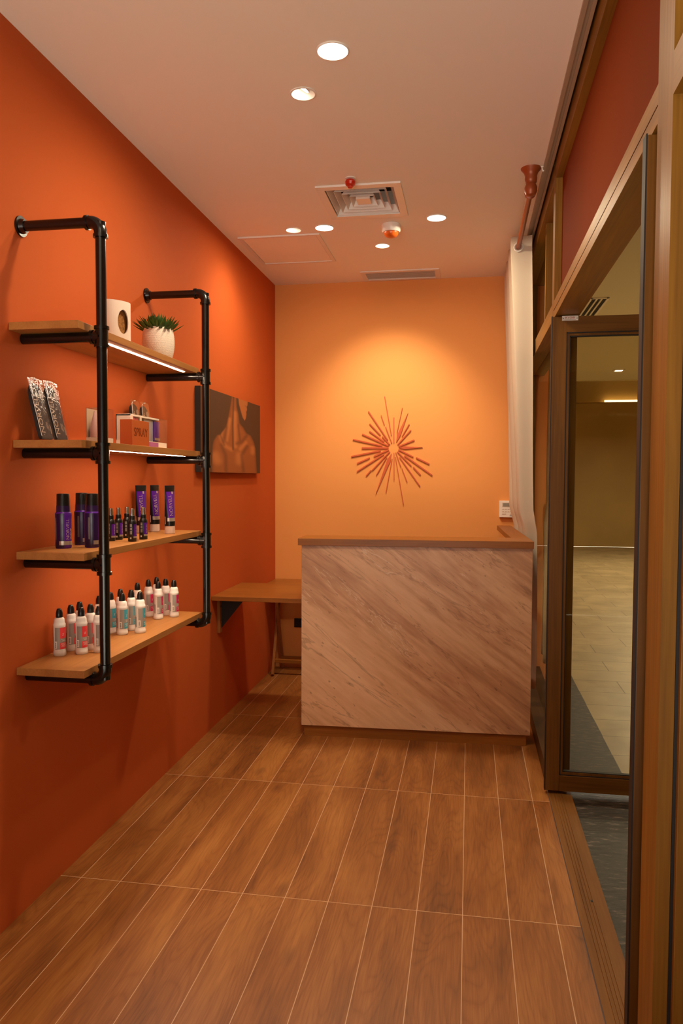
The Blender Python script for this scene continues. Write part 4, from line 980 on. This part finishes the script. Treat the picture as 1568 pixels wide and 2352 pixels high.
# square air diffuser
ad = thing('air_diffuser', 'square white ceiling air diffuser with nested vanes', 'air vent', (AC[0], AC[1], CH), math.radians(0))
def frustum(bm, a0, b0, z0, a1, b1, z1, th=0.004):
    def ring(a, b, z): return [bm.verts.new(p) for p in ((-a, -b, z), (a, -b, z), (a, b, z), (-a, b, z))]
    A, B, C, D = ring(a0, b0, z0), ring(a1, b1, z1), ring(a1-th, b1-th, z1+th*0.3), ring(a0-th, b0-th, z0+th)
    for P, Q in ((A, B), (B, C), (C, D), (D, A)):
        for k in range(4): bm.faces.new((P[k], P[(k+1) % 4], Q[(k+1) % 4], Q[k]))
    bmesh.ops.recalc_face_normals(bm, faces=bm.faces[:]); return bm
bm = bm_new(); A0, B0 = 0.212, 0.235
for (x0, x1, y0, y1) in ((-A0, A0, -B0, -B0+0.045), (-A0, A0, B0-0.045, B0), (-A0, -A0+0.040, -B0+0.045, B0-0.045), (A0-0.040, A0, -B0+0.045, B0-0.045)): box(bm, x0, x1, y0, y1, -0.010, -0.0003, 0.001)
obj('frame', bm, M['white_metal'], ad)
for k in range(4):
    s = 0.98-0.2*k
    obj('vane', frustum(bm_new(), 0.172*s, 0.190*s, -0.003, (0.172*s-0.020), (0.190*s-0.020), 0.034, 0.002), M['white_metal'], ad)
bm = bm_new(); box(bm, -0.036, 0.036, -0.040, 0.040, -0.004, 0.010); obj('centre_plate', bm, M['white_metal'], ad)
obj('duct_lining', box(bm_new(), -0.184, 0.184, -0.204, 0.204, 0.120, 0.129), M['dark'], ad)
# access hatch
ah = thing('access_hatch', 'white framed access hatch in the ceiling corner', 'hatch', (-1.135, 4.70, CH))
bm = bm_new(); X_, Y_ = 0.250, 0.285
for (x0, x1, y0, y1) in ((-X_, X_, -Y_, -Y_+0.022), (-X_, X_, Y_-0.022, Y_), (-X_, -X_+0.022, -Y_+0.022, Y_-0.022), (X_-0.022, X_, -Y_+0.022, Y_-0.022)): box(bm, x0, x1, y0, y1, -0.009, -0.0003)
obj('frame', bm, M['white_metal'], ah)
obj('panel', box(bm_new(), -X_+0.026, X_-0.026, -Y_+0.026, Y_-0.026, -0.005, -0.0003), M['ceiling'], ah)
# linear grille
lg = thing('return_air_grille', 'narrow slatted ceiling grille close to the back wall', 'air vent', (-0.4925, 5.395, CH))
bm = bm_new()
for (x0, x1, y0, y1) in ((-0.275, 0.275, -0.125, -0.090), (-0.275, 0.275, 0.090, 0.125), (-0.275, -0.242, -0.090, 0.090), (0.242, 0.275, -0.090, 0.090)): box(bm, x0, x1, y0, y1, -0.008, -0.0003)
obj('frame', bm, M['white_metal'], lg)
for k in range(9):
    y = -0.078+k*0.0195; bm = bm_new(); prism(bm, [(y-0.006, -0.004), (y-0.004, -0.005), (y+0.006, 0.012), (y+0.004, 0.013)], 0, -0.242, 0.242); obj('slat', bm, M['grille'], lg)
obj('duct_lining', box(bm_new(), -0.240, 0.240, -0.084, 0.084, 0.090, 0.099), M['dark'], lg)
# smoke detector, sprinkler
sd = thing('smoke_detector', 'round white smoke detector with orange dome under the ceiling', 'smoke detector', (-0.452, 4.335, CH))
obj('base', lathe(bm_new(), [(0.052, -0.0003), (0.054, -0.012), (0.053, -0.036), (0.047, -0.044)], 40), M['white_metal'], sd, True)
obj('dome', lathe(bm_new(), [(0.041, -0.0442), (0.040, -0.054), (0.032, -0.066), (0.018, -0.072), (0.006, -0.074)], 36), M['orange_dome'], sd, True)
sk = thing('sprinkler_head', 'small red glass sprinkler beside the air diffuser edge', 'sprinkler', (-0.578, 3.640, CH))
bm = bm_new(); lathe(bm, [(0.026, -0.0003), (0.026, -0.004), (0.014, -0.006)], 28); obj('escutcheon', bm, M['white_metal'], sk, True)
bm = bm_new(); lathe(bm, [(0.010, -0.006), (0.022, -0.010), (0.026, -0.020), (0.023, -0.032), (0.013, -0.040), (0.012, -0.046), (0.004, -0.048)], 16); obj('bulb', bm, M['red_glass'], sk)
